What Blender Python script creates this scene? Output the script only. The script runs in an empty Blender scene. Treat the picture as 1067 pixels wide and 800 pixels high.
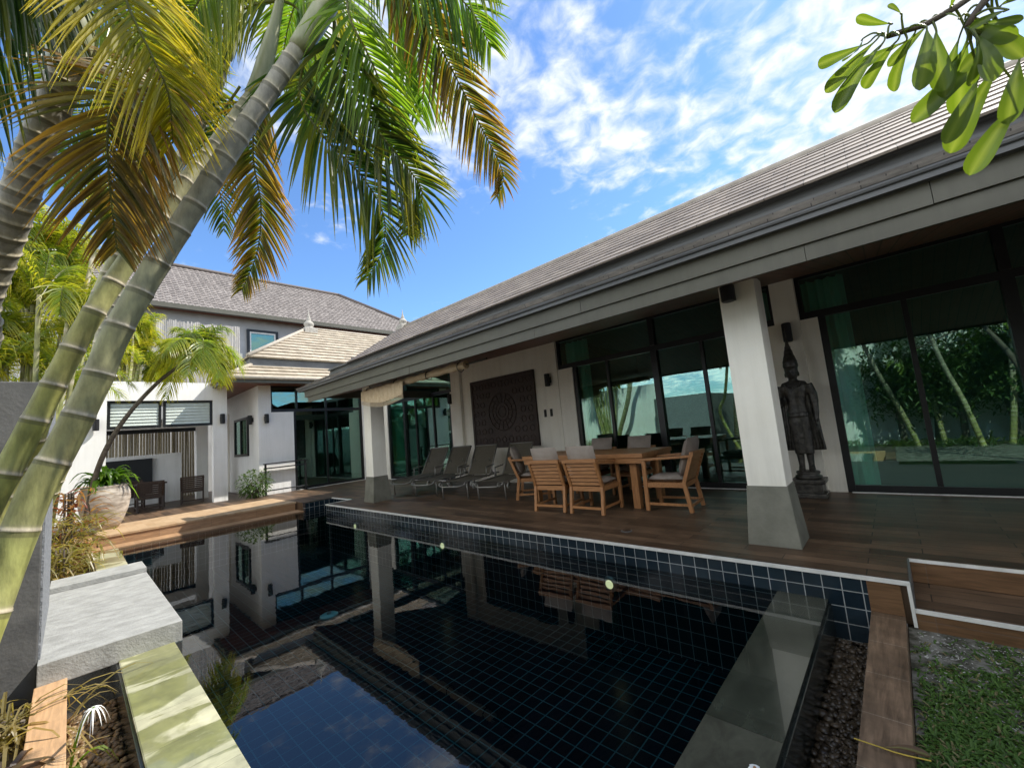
import bpy, bmesh, math, random
from mathutils import Vector, Matrix, Quaternion
random.seed(7)
R = math.radians
SC = bpy.context.scene
COL = SC.collection
# ------------------------------------------------------------------ camera, world, sun, exposure
CAM = Vector((0, 0, 1.35))
F_PX = 425.43
yaw, pitch, roll = R(42.58), R(6.41), R(-5.165)
fw = Vector((-math.sin(yaw)*math.cos(pitch), math.cos(yaw)*math.cos(pitch), math.sin(pitch)))
rt = Vector((math.cos(yaw), math.sin(yaw), 0)); up = rt.cross(fw)
rt2 = math.cos(roll)*rt + math.sin(roll)*up
up2 = -math.sin(roll)*rt + math.cos(roll)*up
cam = bpy.data.cameras.new('camera'); camo = bpy.data.objects.new('camera', cam); COL.objects.link(camo)
cam.sensor_width = 36; cam.sensor_fit = 'HORIZONTAL'; cam.lens = F_PX/1067*36
cam.clip_start = 0.03; cam.clip_end = 2000
M = Matrix((rt2, up2, -fw)).transposed().to_4x4(); M.translation = CAM
camo.matrix_world = M
SC.camera = camo

SUN = Vector((0.42, 0.75, 1.0)).normalized()
sl = bpy.data.lights.new('sun', 'SUN'); sl.energy = 2.35; sl.angle = R(0.53); sl.color = (1, .955, .87)
so = bpy.data.objects.new('sun', sl); COL.objects.link(so)
so.rotation_euler = SUN.to_track_quat('Z', 'Y').to_euler()
so.location = (6, 14, 20)

W = bpy.data.worlds.new('World'); SC.world = W; W.use_nodes = True
nt = W.node_tree; nt.nodes.clear()
def N(t, typ, **kw):
    n = t.nodes.new(typ)
    for k, v in kw.items():
        if k.startswith('i_'):
            n.inputs[k[2:].replace('_', ' ')].default_value = v
        else: setattr(n, k, v)
    return n
def build_world():
    t = nt; L = t.links.new
    out = N(t, 'ShaderNodeOutputWorld'); bg = N(t, 'ShaderNodeBackground'); bg.inputs['Strength'].default_value = 0.15
    sky = N(t, 'ShaderNodeTexSky', sky_type='NISHITA', sun_disc=False)
    sky.sun_elevation = math.asin(SUN.z); sky.sun_rotation = math.atan2(SUN.x, SUN.y)
    sky.air_density = 1.0; sky.dust_density = 0.3; sky.ozone_density = 3.0
    tc = N(t, 'ShaderNodeTexCoord'); sep = N(t, 'ShaderNodeSeparateXYZ'); L(tc.outputs['Generated'], sep.inputs[0])
    zz = N(t, 'ShaderNodeMath', operation='MAXIMUM'); L(sep.outputs[2], zz.inputs[0]); zz.inputs[1].default_value = 0.0
    za = N(t, 'ShaderNodeMath', operation='ADD'); L(zz.outputs[0], za.inputs[0]); za.inputs[1].default_value = 0.14
    dx = N(t, 'ShaderNodeMath', operation='DIVIDE'); L(sep.outputs[0], dx.inputs[0]); L(za.outputs[0], dx.inputs[1])
    dy = N(t, 'ShaderNodeMath', operation='DIVIDE'); L(sep.outputs[1], dy.inputs[0]); L(za.outputs[0], dy.inputs[1])
    cb = N(t, 'ShaderNodeCombineXYZ'); L(dx.outputs[0], cb.inputs[0]); L(dy.outputs[0], cb.inputs[1])
    n1 = N(t, 'ShaderNodeTexNoise', i_Scale=1.15, i_Detail=3.0, i_Roughness=0.5); L(cb.outputs[0], n1.inputs['Vector'])
    n2 = N(t, 'ShaderNodeTexNoise', i_Scale=12.0, i_Detail=8.0, i_Roughness=0.55, i_Distortion=0.35); L(cb.outputs[0], n2.inputs['Vector'])
    # cloudier towards the sun side
    gx = N(t, 'ShaderNodeMath', operation='MULTIPLY_ADD'); L(dx.outputs[0], gx.inputs[0]); gx.inputs[1].default_value = 0.30; gx.inputs[2].default_value = 0.22
    gc = N(t, 'ShaderNodeClamp'); L(gx.outputs[0], gc.inputs[0]); gc.inputs[1].default_value = -0.21; gc.inputs[2].default_value = 0.09
    a = N(t, 'ShaderNodeMath', operation='MULTIPLY'); L(n1.outputs[0], a.inputs[0]); a.inputs[1].default_value = 1.15
    b = N(t, 'ShaderNodeMath', operation='MULTIPLY_ADD'); L(n2.outputs[0], b.inputs[0]); b.inputs[1].default_value = 0.62; L(a.outputs[0], b.inputs[2])
    c = N(t, 'ShaderNodeMath', operation='ADD'); L(b.outputs[0], c.inputs[0])
    # added out-of-view cloud bank opposite the sun, brightened to light the shaded fronts
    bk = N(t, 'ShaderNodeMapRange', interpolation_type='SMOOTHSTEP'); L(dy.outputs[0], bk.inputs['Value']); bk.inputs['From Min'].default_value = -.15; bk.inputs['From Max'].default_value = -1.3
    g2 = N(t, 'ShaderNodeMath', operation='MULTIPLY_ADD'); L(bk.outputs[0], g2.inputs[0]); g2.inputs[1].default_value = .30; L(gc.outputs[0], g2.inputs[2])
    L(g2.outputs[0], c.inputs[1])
    rmp = N(t, 'ShaderNodeMapRange', interpolation_type='SMOOTHSTEP'); L(c.outputs[0], rmp.inputs['Value'])
    rmp.inputs['From Min'].default_value = 0.82; rmp.inputs['From Max'].default_value = 1.13
    mx = N(t, 'ShaderNodeMixRGB'); L(rmp.outputs[0], mx.inputs[0])
    tint = N(t, 'ShaderNodeMixRGB', blend_type='MULTIPLY'); tint.inputs[0].default_value = 1; L(sky.outputs[0], tint.inputs[1]); tint.inputs[2].default_value = (.38, .48, .58, 1); L(tint.outputs[0], mx.inputs[1])
    # shaded cloud bellies: thicker cloud a little greyer
    rc = N(t, 'ShaderNodeMapRange'); L(n2.outputs[0], rc.inputs['Value']); rc.inputs['From Min'].default_value = .35; rc.inputs['From Max'].default_value = .75
    cc = N(t, 'ShaderNodeMixRGB'); L(rc.outputs[0], cc.inputs[0]); cc.inputs[1].default_value = (2.0, 2.2, 2.45, 1); cc.inputs[2].default_value = (2.75, 2.8, 2.85, 1)
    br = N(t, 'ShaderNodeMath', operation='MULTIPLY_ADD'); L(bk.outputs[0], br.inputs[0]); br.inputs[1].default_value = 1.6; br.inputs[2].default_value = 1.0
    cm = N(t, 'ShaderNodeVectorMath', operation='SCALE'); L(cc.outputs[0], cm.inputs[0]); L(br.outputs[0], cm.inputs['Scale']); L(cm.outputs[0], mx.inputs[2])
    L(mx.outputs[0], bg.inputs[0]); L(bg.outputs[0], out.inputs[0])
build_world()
SC.view_settings.view_transform = 'Standard'; SC.view_settings.look = 'None'
SC.view_settings.exposure = 1.60; SC.view_settings.gamma = 1.0
SC.render.engine = 'CYCLES'
cy = SC.cycles
cy.use_denoising = True; cy.max_bounces = 8; cy.diffuse_bounces = 4; cy.glossy_bounces = 4
cy.transmission_bounces = 4; cy.transparent_max_bounces = 16; cy.caustics_reflective = False; cy.caustics_refractive = False
cy.sample_clamp_indirect = 6

# ------------------------------------------------------------------ materials
def base_mat(name):
    m = bpy.data.materials.new(name); m.use_nodes = True
    t = m.node_tree; p = t.nodes['Principled BSDF']
    return m, t, p
def coords(t, axes='XYZ', scale=(1, 1, 1), kind='Object'):
    tc = N(t, 'ShaderNodeTexCoord')
    if axes == 'XYZ':
        mp = N(t, 'ShaderNodeMapping'); mp.inputs['Scale'].default_value = scale
        t.links.new(tc.outputs[kind], mp.inputs[0]); return mp.outputs[0]
    s = N(t, 'ShaderNodeSeparateXYZ'); t.links.new(tc.outputs[kind], s.inputs[0])
    c = N(t, 'ShaderNodeCombineXYZ')
    for i, a in enumerate(axes): t.links.new(s.outputs['XYZ'.index(a)], c.inputs[i])
    mp = N(t, 'ShaderNodeMapping'); mp.inputs['Scale'].default_value = scale
    t.links.new(c.outputs[0], mp.inputs[0]); return mp.outputs[0]
def rgba(c): return (c[0], c[1], c[2], 1)
def add_bump(t, p, vec, scale, strength, detail=4, dist=0.01):
    n = N(t, 'ShaderNodeTexNoise', i_Scale=scale, i_Detail=detail); t.links.new(vec, n.inputs['Vector'])
    b = N(t, 'ShaderNodeBump'); b.inputs['Strength'].default_value = strength; b.inputs['Distance'].default_value = dist
    t.links.new(n.outputs[0], b.inputs['Height']); t.links.new(b.outputs[0], p.inputs['Normal'])
def noisy(name, c1, c2, rough=.6, scale=3, detail=6, bump=0, bscale=60, metal=0, stretch=(1, 1, 1), lo=.35, hi=.68, spec=.5, rvar=0):
    m, t, p = base_mat(name); v = coords(t, scale=stretch)
    n = N(t, 'ShaderNodeTexNoise', i_Scale=scale, i_Detail=detail, i_Roughness=.6); t.links.new(v, n.inputs['Vector'])
    r = N(t, 'ShaderNodeMapRange'); r.inputs['From Min'].default_value = lo; r.inputs['From Max'].default_value = hi
    t.links.new(n.outputs[0], r.inputs['Value'])
    mx = N(t, 'ShaderNodeMixRGB'); mx.inputs[1].default_value = rgba(c1); mx.inputs[2].default_value = rgba(c2)
    t.links.new(r.outputs[0], mx.inputs[0]); t.links.new(mx.outputs[0], p.inputs['Base Color'])
    p.inputs['Roughness'].default_value = rough; p.inputs['Metallic'].default_value = metal
    p.inputs['Specular IOR Level'].default_value = spec
    if rvar:
        rr = N(t, 'ShaderNodeMapRange'); rr.inputs['To Min'].default_value = max(.02, rough-rvar); rr.inputs['To Max'].default_value = rough+rvar
        t.links.new(n.outputs[0], rr.inputs['Value']); t.links.new(rr.outputs[0], p.inputs['Roughness'])
    if bump: add_bump(t, p, v, bscale, bump)
    return m
def brick(name, c1, c2, cm, w, h, mortar, axes='XY', offset=0.0, rough=.3, grain=None, bump=.3, spec=.5, rot=0, loc=(0, 0, 0), kind='Object', bias=0.0, wear=0.0):
    m, t, p = base_mat(name); L = t.links.new
    v = coords(t, axes, kind=kind)
    mp = v.node
    mp.inputs['Rotation'].default_value = (0, 0, rot); mp.inputs['Location'].default_value = loc
    b = N(t, 'ShaderNodeTexBrick', offset=offset, offset_frequency=2, squash=1.0); L(v, b.inputs['Vector'])
    b.inputs['Color1'].default_value = rgba(c1); b.inputs['Color2'].default_value = rgba(c2); b.inputs['Mortar'].default_value = rgba(cm)
    b.inputs['Scale'].default_value = 1; b.inputs['Mortar Size'].default_value = mortar; b.inputs['Mortar Smooth'].default_value = .1
    b.inputs['Brick Width'].default_value = w; b.inputs['Row Height'].default_value = h; b.inputs['Bias'].default_value = bias
    col = b.outputs['Color']
    if grain:
        g = N(t, 'ShaderNodeMapping'); g.inputs['Scale'].default_value = grain[0]; L(v, g.inputs[0])
        n = N(t, 'ShaderNodeTexNoise', i_Scale=1.0, i_Detail=7, i_Roughness=.65, i_Distortion=.6); L(g.outputs[0], n.inputs['Vector'])
        r = N(t, 'ShaderNodeMapRange'); r.inputs['From Min'].default_value = .3; r.inputs['From Max'].default_value = .7
        r.inputs['To Min'].default_value = 1-grain[1]; r.inputs['To Max'].default_value = 1+grain[1]; L(n.outputs[0], r.inputs['Value'])
        mm = N(t, 'ShaderNodeMixRGB', blend_type='MULTIPLY'); mm.inputs[0].default_value = 1; L(col, mm.inputs[1]); L(r.outputs[0], mm.inputs[2]); col = mm.outputs[0]
        rr = N(t, 'ShaderNodeMapRange'); rr.inputs['To Min'].default_value = rough-.08; rr.inputs['To Max'].default_value = rough+.14
        L(n.outputs[0], rr.inputs['Value']); L(rr.outputs[0], p.inputs['Roughness'])
    else: p.inputs['Roughness'].default_value = rough
    if wear:
        n = N(t, 'ShaderNodeTexNoise', i_Scale=2.2, i_Detail=8, i_Roughness=.7); L(v, n.inputs['Vector'])
        r = N(t, 'ShaderNodeMapRange'); r.inputs['From Min'].default_value = .3; r.inputs['From Max'].default_value = .75
        r.inputs['To Min'].default_value = 1-wear; r.inputs['To Max'].default_value = 1+wear; L(n.outputs[0], r.inputs['Value'])
        mm = N(t, 'ShaderNodeMixRGB', blend_type='MULTIPLY'); mm.inputs[0].default_value = 1; L(col, mm.inputs[1]); L(r.outputs[0], mm.inputs[2]); col = mm.outputs[0]
    L(col, p.inputs['Base Color'])
    p.inputs['Specular IOR Level'].default_value = spec
    if bump:
        bp = N(t, 'ShaderNodeBump', invert=True); bp.inputs['Strength'].default_value = bump; bp.inputs['Distance'].default_value = .004
        L(b.outputs['Fac'], bp.inputs['Height']); L(bp.outputs[0], p.inputs['Normal'])
    return m
def leaf_mat(name, trans=.45, rough=.38, attr='Col', gain=1.0, spec=.5):
    m, t, p = base_mat(name); L = t.links.new
    a = N(t, 'ShaderNodeVertexColor', layer_name=attr)
    col = a.outputs[0]
    L(col, p.inputs['Base Color']); p.inputs['Roughness'].default_value = rough; p.inputs['Specular IOR Level'].default_value = spec
    tr = N(t, 'ShaderNodeBsdfTranslucent')
    h = N(t, 'ShaderNodeMixRGB', blend_type='MULTIPLY'); h.inputs[0].default_value = 1; h.inputs[2].default_value = (1.9*gain, 1.8*gain, .8*gain, 1)
    L(col, h.inputs[1]); L(h.outputs[0], tr.inputs[0])
    mx = N(t, 'ShaderNodeMixShader'); mx.inputs[0].default_value = trans
    L(p.outputs[0], mx.inputs[1]); L(tr.outputs[0], mx.inputs[2])
    L(mx.outputs[0], t.nodes['Material Output'].inputs[0])
    return m
def attr_mat(name, rough=.6, bump=0, bscale=80, noise=.25, nscale=14, stretch=(1, 1, 1)):
    m, t, p = base_mat(name); L = t.links.new
    a = N(t, 'ShaderNodeVertexColor', layer_name='Col'); v = coords(t, scale=stretch)
    n = N(t, 'ShaderNodeTexNoise', i_Scale=nscale, i_Detail=7, i_Roughness=.65); L(v, n.inputs['Vector'])
    r = N(t, 'ShaderNodeMapRange'); r.inputs['From Min'].default_value = .3; r.inputs['From Max'].default_value = .7
    r.inputs['To Min'].default_value = 1-noise; r.inputs['To Max'].default_value = 1+noise; L(n.outputs[0], r.inputs['Value'])
    mm = N(t, 'ShaderNodeMixRGB', blend_type='MULTIPLY'); mm.inputs[0].default_value = 1; L(a.outputs[0], mm.inputs[1]); L(r.outputs[0], mm.inputs[2])
    L(mm.outputs[0], p.inputs['Base Color']); p.inputs['Roughness'].default_value = rough
    if bump: add_bump(t, p, v, bscale, bump, dist=.004)
    return m
def plain(name, c, rough=.5, metal=0, spec=.5):
    return noisy(name, [x*.88 for x in c], [min(1, x*1.1) for x in c], rough, 9, 5, metal=metal, spec=spec, rvar=.05)
def glass_mat():
    m, t, p = base_mat('tinted_glass'); L = t.links.new; t.nodes.remove(p)
    g = N(t, 'ShaderNodeBsdfGlossy'); g.inputs['Roughness'].default_value = 0.0; g.inputs['Color'].default_value = (.72, .94, .87, 1)
    tr = N(t, 'ShaderNodeBsdfTransparent'); tr.inputs[0].default_value = (.58, .88, .80, 1)
    v = coords(t); n = N(t, 'ShaderNodeTexNoise', i_Scale=1.3, i_Detail=1); L(v, n.inputs['Vector'])
    b = N(t, 'ShaderNodeBump'); b.inputs['Strength'].default_value = .03; b.inputs['Distance'].default_value = .02; L(n.outputs[0], b.inputs['Height']); L(b.outputs[0], g.inputs['Normal'])
    f = N(t, 'ShaderNodeFresnel'); f.inputs[0].default_value = 1.5
    k = N(t, 'ShaderNodeMath', operation='MULTIPLY_ADD'); k.inputs[1].default_value = .75; k.inputs[2].default_value = .15; L(f.outputs[0], k.inputs[0])
    mx = N(t, 'ShaderNodeMixShader'); L(k.outputs[0], mx.inputs[0]); L(tr.outputs[0], mx.inputs[1]); L(g.outputs[0], mx.inputs[2])
    L(mx.outputs[0], t.nodes['Material Output'].inputs[0]); return m
def water_mat():
    m, t, p = base_mat('pool_water'); L = t.links.new; t.nodes.remove(p)
    g = N(t, 'ShaderNodeBsdfGlossy'); g.inputs['Roughness'].default_value = 0.0
    tr = N(t, 'ShaderNodeBsdfTransparent'); tr.inputs[0].default_value = (.36, .53, .57, 1)
    v = coords(t); n = N(t, 'ShaderNodeTexNoise', i_Scale=2.2, i_Detail=2.5, i_Roughness=.5); L(v, n.inputs['Vector'])
    n2 = N(t, 'ShaderNodeTexNoise', i_Scale=14, i_Detail=2); L(v, n2.inputs['Vector'])
    ad = N(t, 'ShaderNodeMath', operation='MULTIPLY_ADD'); ad.inputs[1].default_value = .12; L(n2.outputs[0], ad.inputs[0]); L(n.outputs[0], ad.inputs[2])
    b = N(t, 'ShaderNodeBump'); b.inputs['Strength'].default_value = .085; b.inputs['Distance'].default_value = .012; L(ad.outputs[0], b.inputs['Height'])
    L(b.outputs[0], g.inputs['Normal'])
    f = N(t, 'ShaderNodeFresnel'); f.inputs[0].default_value = 1.33; L(b.outputs[0], f.inputs['Normal'])
    k = N(t, 'ShaderNodeMath', operation='MULTIPLY_ADD'); k.inputs[1].default_value = 1.0; k.inputs[2].default_value = .05; L(f.outputs[0], k.inputs[0])
    mx = N(t, 'ShaderNodeMixShader'); L(k.outputs[0], mx.inputs[0]); L(tr.outputs[0], mx.inputs[1]); L(g.outputs[0], mx.inputs[2])
    L(mx.outputs[0], t.nodes['Material Output'].inputs[0]); return m
def emit_mat(name, c, s):
    m, t, p = base_mat(name); p.inputs['Base Color'].default_value = rgba(c); p.inputs['Emission Color'].default_value = rgba(c); p.inputs['Emission Strength'].default_value = s
    return m

X = {}
X['plaster'] = noisy('white_plaster', (.84, .80, .70), (.89, .86, .77), .75, 2.5, 8, bump=.12, bscale=180)
X['plaster_cool'] = noisy('cool_white_plaster', (.82, .81, .78), (.87, .865, .84), .75, 2.0, 8, bump=.12, bscale=160)
def weather(m, z0, z1, dirt, amt):
    t = m.node_tree; p = t.nodes['Principled BSDF']; L = t.links.new
    tc = N(t, 'ShaderNodeTexCoord'); gm = N(t, 'ShaderNodeNewGeometry'); sp = N(t, 'ShaderNodeSeparateXYZ'); L(gm.outputs['Position'], sp.inputs[0])
    hr = N(t, 'ShaderNodeMapRange'); hr.inputs['From Min'].default_value = z1; hr.inputs['From Max'].default_value = z0; L(sp.outputs[2], hr.inputs['Value'])
    mp = N(t, 'ShaderNodeMapping'); mp.inputs['Scale'].default_value = (7, 7, .55); L(gm.outputs['Position'], mp.inputs[0])
    n = N(t, 'ShaderNodeTexNoise', i_Scale=1.0, i_Detail=8, i_Roughness=.7); L(mp.outputs[0], n.inputs['Vector'])
    r = N(t, 'ShaderNodeMapRange'); r.inputs['From Min'].default_value = .45; r.inputs['From Max'].default_value = .8; L(n.outputs[0], r.inputs['Value'])
    a = N(t, 'ShaderNodeMath', operation='MULTIPLY_ADD'); L(hr.outputs[0], a.inputs[0]); a.inputs[1].default_value = .5; a.inputs[2].default_value = .25
    b = N(t, 'ShaderNodeMath', operation='MULTIPLY'); L(a.outputs[0], b.inputs[0]); L(r.outputs[0], b.inputs[1])
    c = N(t, 'ShaderNodeMath', operation='MULTIPLY'); L(b.outputs[0], c.inputs[0]); c.inputs[1].default_value = amt
    src = p.inputs['Base Color'].links[0].from_socket
    mx = N(t, 'ShaderNodeMixRGB'); L(c.outputs[0], mx.inputs[0]); L(src, mx.inputs[1]); mx.inputs[2].default_value = rgba(dirt); L(mx.outputs[0], p.inputs['Base Color'])
weather(X['plaster'], 0, .9, (.36, .33, .27), .8); weather(X['plaster_cool'], 0, .9, (.36, .35, .31), .8)
X['concrete'] = noisy('grey_concrete', (.13, .128, .10), (.21, .205, .165), .7, 3.5, 9, bump=.25, bscale=45)
X['slab'] = noisy('pale_concrete', (.22, .22, .205), (.40, .40, .38), .72, 7, 12, bump=.5, bscale=55, stretch=(1.6, 1, 1), lo=.25, hi=.75)
X['darkwall'] = noisy('dark_cement_render', (.065, .065, .065), (.13, .128, .122), .75, 3, 9, bump=.3, bscale=40)
X['stoneedge'] = noisy('split_stone', (.13, .14, .15), (.30, .31, .33), .8, 28, 6, bump=.9, bscale=60)
X['deck'] = brick('dark_wood_plank_tile', (.050, .030, .017), (.150, .092, .054), (.010, .007, .005), .92, .15, .004, 'XY', .37, .44, ((3.0, 42, 1), .55), .25, wear=.35)
X['deckorange'] = brick('orange_wood_tile_along', (.40, .23, .115), (.50, .30, .16), (.62, .50, .36), .60, 3.0, .0035, 'YX', .0, .42, ((4, 45, 1), .28), .2)
X['kerbwood'] = brick('wood_kerb_tile', (.135, .085, .05), (.20, .13, .08), (.27, .21, .15), .42, 3.0, .003, 'YX', .0, .45, ((3.5, 38, 1), .45), .2, loc=(.13, .5, 0), wear=.55)
X['kerbwoodx'] = brick('wood_kerb_tile_lengthways', (.45, .27, .14), (.52, .33, .18), (.55, .42, .28), .9, 3.0, .003, 'XY', .0, .45, ((3.5, 38, 1), .3), .2, loc=(0, .5, 0))
X['facewood'] = brick('orange_wood_riser', (.13, .068, .032), (.18, .10, .05), (.14, .09, .06), .8, .5, .003, 'XZ', .0, .42, ((3.5, 40, 1), .35), .2, loc=(0, .25, 0))
X['benchtop'] = brick('bench_wood_tile', (.38, .25, .14), (.47, .33, .20), (.40, .27, .17), .45, .15, .0035, 'XY', .5, .5, ((18, 6, 1), .18), .25)
X['benchface'] = brick('bench_riser_tile', (.34, .20, .105), (.42, .26, .15), (.26, .16, .1), .9, .4, .004, 'YZ', .0, .45, ((4, 30, 1), .3), .2, loc=(0, .2, 0))
X['soffit'] = brick('red_brown_soffit_boards', (.16, .055, .028), (.22, .080, .042), (.03, .014, .01), 6.0, .12, .006, 'YX', .3, .45, ((3, 30, 1), .3), .4)
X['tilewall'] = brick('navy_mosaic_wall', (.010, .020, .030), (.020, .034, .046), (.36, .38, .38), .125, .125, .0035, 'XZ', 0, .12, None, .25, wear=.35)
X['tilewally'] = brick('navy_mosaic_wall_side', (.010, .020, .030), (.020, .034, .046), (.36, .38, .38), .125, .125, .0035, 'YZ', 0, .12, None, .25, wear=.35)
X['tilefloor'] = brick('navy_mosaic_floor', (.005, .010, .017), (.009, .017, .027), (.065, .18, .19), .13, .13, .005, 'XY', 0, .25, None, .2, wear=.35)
X['coping'] = brick('green_stone_coping', (.155, .165, .115), (.24, .235, .165), (.10, .10, .07), .42, .35, .002, 'XY', .0, .22, ((5, 9, 1), .35), .15, loc=(.12, .05, 0), wear=.25)
X['copingy'] = brick('green_stone_coping_end', (.040, .046, .034), (.095, .092, .070), (.022, .022, .016), .48, .35, .002, 'YX', .0, .15, ((5, 9, 1), .3), .15, loc=(.1, .25, 0), wear=.25)
X['copingpale'] = brick('pale_green_stone_coping', (.36, .36, .235), (.45, .43, .29), (.22, .21, .14), .44, .35, .002, 'XY', .0, .3, ((7, 5, 1), .3), .2, loc=(.12, .05, 0), wear=.25)
def wet(m, lo, hi, scale, dark, stretch=(1, 1, 1)):    # a film of water over stone, patchy between lo and hi
    t = m.node_tree; p = t.nodes['Principled BSDF']; L = t.links.new
    v = coords(t, scale=stretch); n = N(t, 'ShaderNodeTexNoise', i_Scale=scale, i_Detail=5, i_Roughness=.55, i_Distortion=.8); L(v, n.inputs['Vector'])
    r = N(t, 'ShaderNodeMapRange', interpolation_type='SMOOTHSTEP'); r.inputs['From Min'].default_value = lo; r.inputs['From Max'].default_value = hi; L(n.outputs[0], r.inputs['Value'])
    src = p.inputs['Base Color'].links[0].from_socket
    mx = N(t, 'ShaderNodeMixRGB', blend_type='MULTIPLY'); L(r.outputs[0], mx.inputs[0]); L(src, mx.inputs[1]); mx.inputs[2].default_value = rgba(dark); L(mx.outputs[0], p.inputs['Base Color'])
    p.inputs['Coat Roughness'].default_value = .015; p.inputs['Coat IOR'].default_value = 1.36; L(r.outputs[0], p.inputs['Coat Weight'])
wet(X['copingy'], -.2, -.1, 3, (.95, .95, .9)); wet(X['copingpale'], .45, .53, 2.4, (.50, .52, .32), (1.7, .7, 1))
X['wetface'] = noisy('wet_dark_tile', (.010,.014,.014), (.03,.035,.03), .15, 12, 5)
X['trim'] = plain('white_edge_trim', (.74, .73, .69), .4)
X['trimgrey'] = plain('grey_edge_trim', (.20, .20, .20), .4, .6)
X['fascia'] = noisy('taupe_fascia_paint', (.085, .08, .058), (.105, .10, .075), .55, 2.5, 6, bump=.05, stretch=(.3, 1, 1))
weather(X['fascia'], 2.4, 2.9, (.05,.045,.035), .9)
X['gutter'] = noisy('dark_grey_gutter', (.07, .072, .075), (.12, .12, .12), .5, 5, 7, stretch=(.2, 2, 2))
X['band'] = noisy('slate_grey_band', (.10, .10, .098), (.145, .145, .14), .6, 3, 6, stretch=(.25, 1, 1))
X['roofmain'] = brick('brown_flat_roof_tile', (.18, .145, .118), (.27, .225, .185), (.05, .04, .032), .30, .30, .004, 'XY', .5, .6, ((6, 6, 1), .25), .3, kind='UV', wear=.25)
X['rooflow'] = brick('weathered_lower_roof_tile', (.15, .135, .12), (.23, .205, .18), (.05, .045, .04), .30, .30, .004, 'XY', .5, .6, ((6, 6, 1), .3), .3, kind='UV', wear=.4)
X['roofpav'] = brick('beige_flat_roof_tile', (.34, .285, .21), (.45, .385, .295), (.13, .10, .07), .30, .30, .004, 'XY', .5, .6, ((6, 6, 1), .22), .3, kind='UV', wear=.2)
X['roofbg'] = brick('grey_brown_roof_tile', (.19, .165, .15), (.255, .225, .205), (.10, .08, .07), .24, .34, .006, 'XY', .5, .65, ((6, 6, 1), .25), .3, kind='UV', wear=.25)
X['ridge'] = noisy('roof_ridge_cement', (.30, .26, .21), (.42, .37, .30), .7, 8, 6)
X['finial'] = noisy('stone_finial', (.28, .26, .22), (.42, .39, .34), .7, 14, 6, bump=.3)
X['black'] = plain('black_aluminium', (.012, .013, .014), .38, .2)
X['blackm'] = plain('black_lamp_metal', (.015, .015, .016), .5, .3)
X['glass'] = glass_mat()
X['water'] = water_mat()
X['curtain'] = noisy('sheer_curtain', (.82, .88, .84), (.90, .93, .90), .9, 6, 4, stretch=(8, 8, .3))
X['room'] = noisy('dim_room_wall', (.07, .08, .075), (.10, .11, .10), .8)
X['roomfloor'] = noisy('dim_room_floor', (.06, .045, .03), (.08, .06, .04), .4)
X['teak'] = noisy('teak_wood', (.28, .125, .045), (.43, .205, .083), .45, 5, 8, stretch=(9, 9, 1.2), bump=.1, bscale=90)
X['teakx'] = noisy('teak_wood_lengthways', (.28, .125, .045), (.43, .205, .083), .45, 5, 8, stretch=(1.2, 10, 10), bump=.1, bscale=90)
X['cushion'] = noisy('taupe_cushion_fabric', (.27, .225, .19), (.35, .30, .26), .9, 5, 7, bump=.3, bscale=300)
X['darkteak'] = noisy('dark_stained_wood', (.035, .020, .012), (.065, .038, .024), .5, 5, 8, stretch=(8, 8, 1))
X['sling'] = noisy('olive_grey_sling_mesh', (.085, .075, .052), (.115, .10, .075), .8, 30, 4, bump=.25, bscale=400)
X['alu'] = noisy('grey_aluminium_tube', (.20, .195, .18), (.26, .25, .23), .42, 6, 4, metal=.5)
X['bronze'] = noisy('dark_bronze', (.020, .019, .017), (.10, .092, .078), .36, 16, 8, metal=.35, bump=.5, bscale=55)
X['reed'] = noisy('woven_reed_awning', (.46, .34, .20), (.66, .53, .36), .85, 9, 7, stretch=(22, 3, 3), bump=.5, bscale=90)
X['louver'] = noisy('grey_green_louver_metal', (.50, .55, .50), (.58, .63, .58), .45, 4, 5, metal=.1)
X['bamboo'] = attr_mat('bamboo_pole', .6, .15, 60, .3, 10, (3, 3, 1))
X['slatwood'] = attr_mat('weathered_timber_slat', .75, .2, 60, .3, 8, (6, 6, .6))
X['greywall'] = noisy('grey_house_paint', (.36, .36, .355), (.42, .42, .415), .8, 2, 6)
X['pot'] = noisy('weathered_clay_jar', (.24, .20, .16), (.58, .52, .45), .8, 4.5, 10, bump=.5, bscale=40, stretch=(1, 1, 4))
X['soil'] = noisy('garden_soil', (.035, .026, .018), (.09, .07, .05), .95, 10, 9, bump=.8, bscale=30)
X['lawnsoil'] = noisy('worn_lawn_soil', (.05, .048, .032), (.20, .19, .165), .95, 9, 10, bump=.8, bscale=40, lo=.42, hi=.62)
X['pebble'] = attr_mat('river_pebble', .35, .2, 60, .3, 20)
X['channelbed'] = noisy('wet_channel_bed', (.02, .015, .01), (.06, .045, .03), .25, 14, 8, bump=.6, bscale=40)
X['leaf'] = leaf_mat('palm_leaflet', .52, .32, gain=1.25)
X['leafbroad'] = leaf_mat('broad_leaf', .42, .32, gain=.95)
X['leafdim'] = leaf_mat('shrub_leaf', .35, .5)
X['grass'] = leaf_mat('grass_blade', .3, .6)
X['trunk'] = attr_mat('ringed_palm_trunk', .6, .5, 70, .42, 16, (1, 1, .35))
X['shaft'] = noisy('green_crownshaft', (.22, .24, .12), (.36, .35, .22), .45, 4, 5, stretch=(4, 4, .5))
X['bark'] = noisy('brown_bark', (.07, .055, .04), (.16, .13, .10), .85, 12, 9, bump=.7, bscale=40)
X['petal'] = plain('white_petal', (.85, .85, .82), .5)
X['hub'] = plain('white_plastic', (.7, .7, .68), .4)
X['ledlamp'] = emit_mat('pool_lamp_lens', (1, .80, .42), .5)
X['cyanlens'] = plain('pale_turquoise_drain', (.35, .75, .72), .3)
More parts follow.
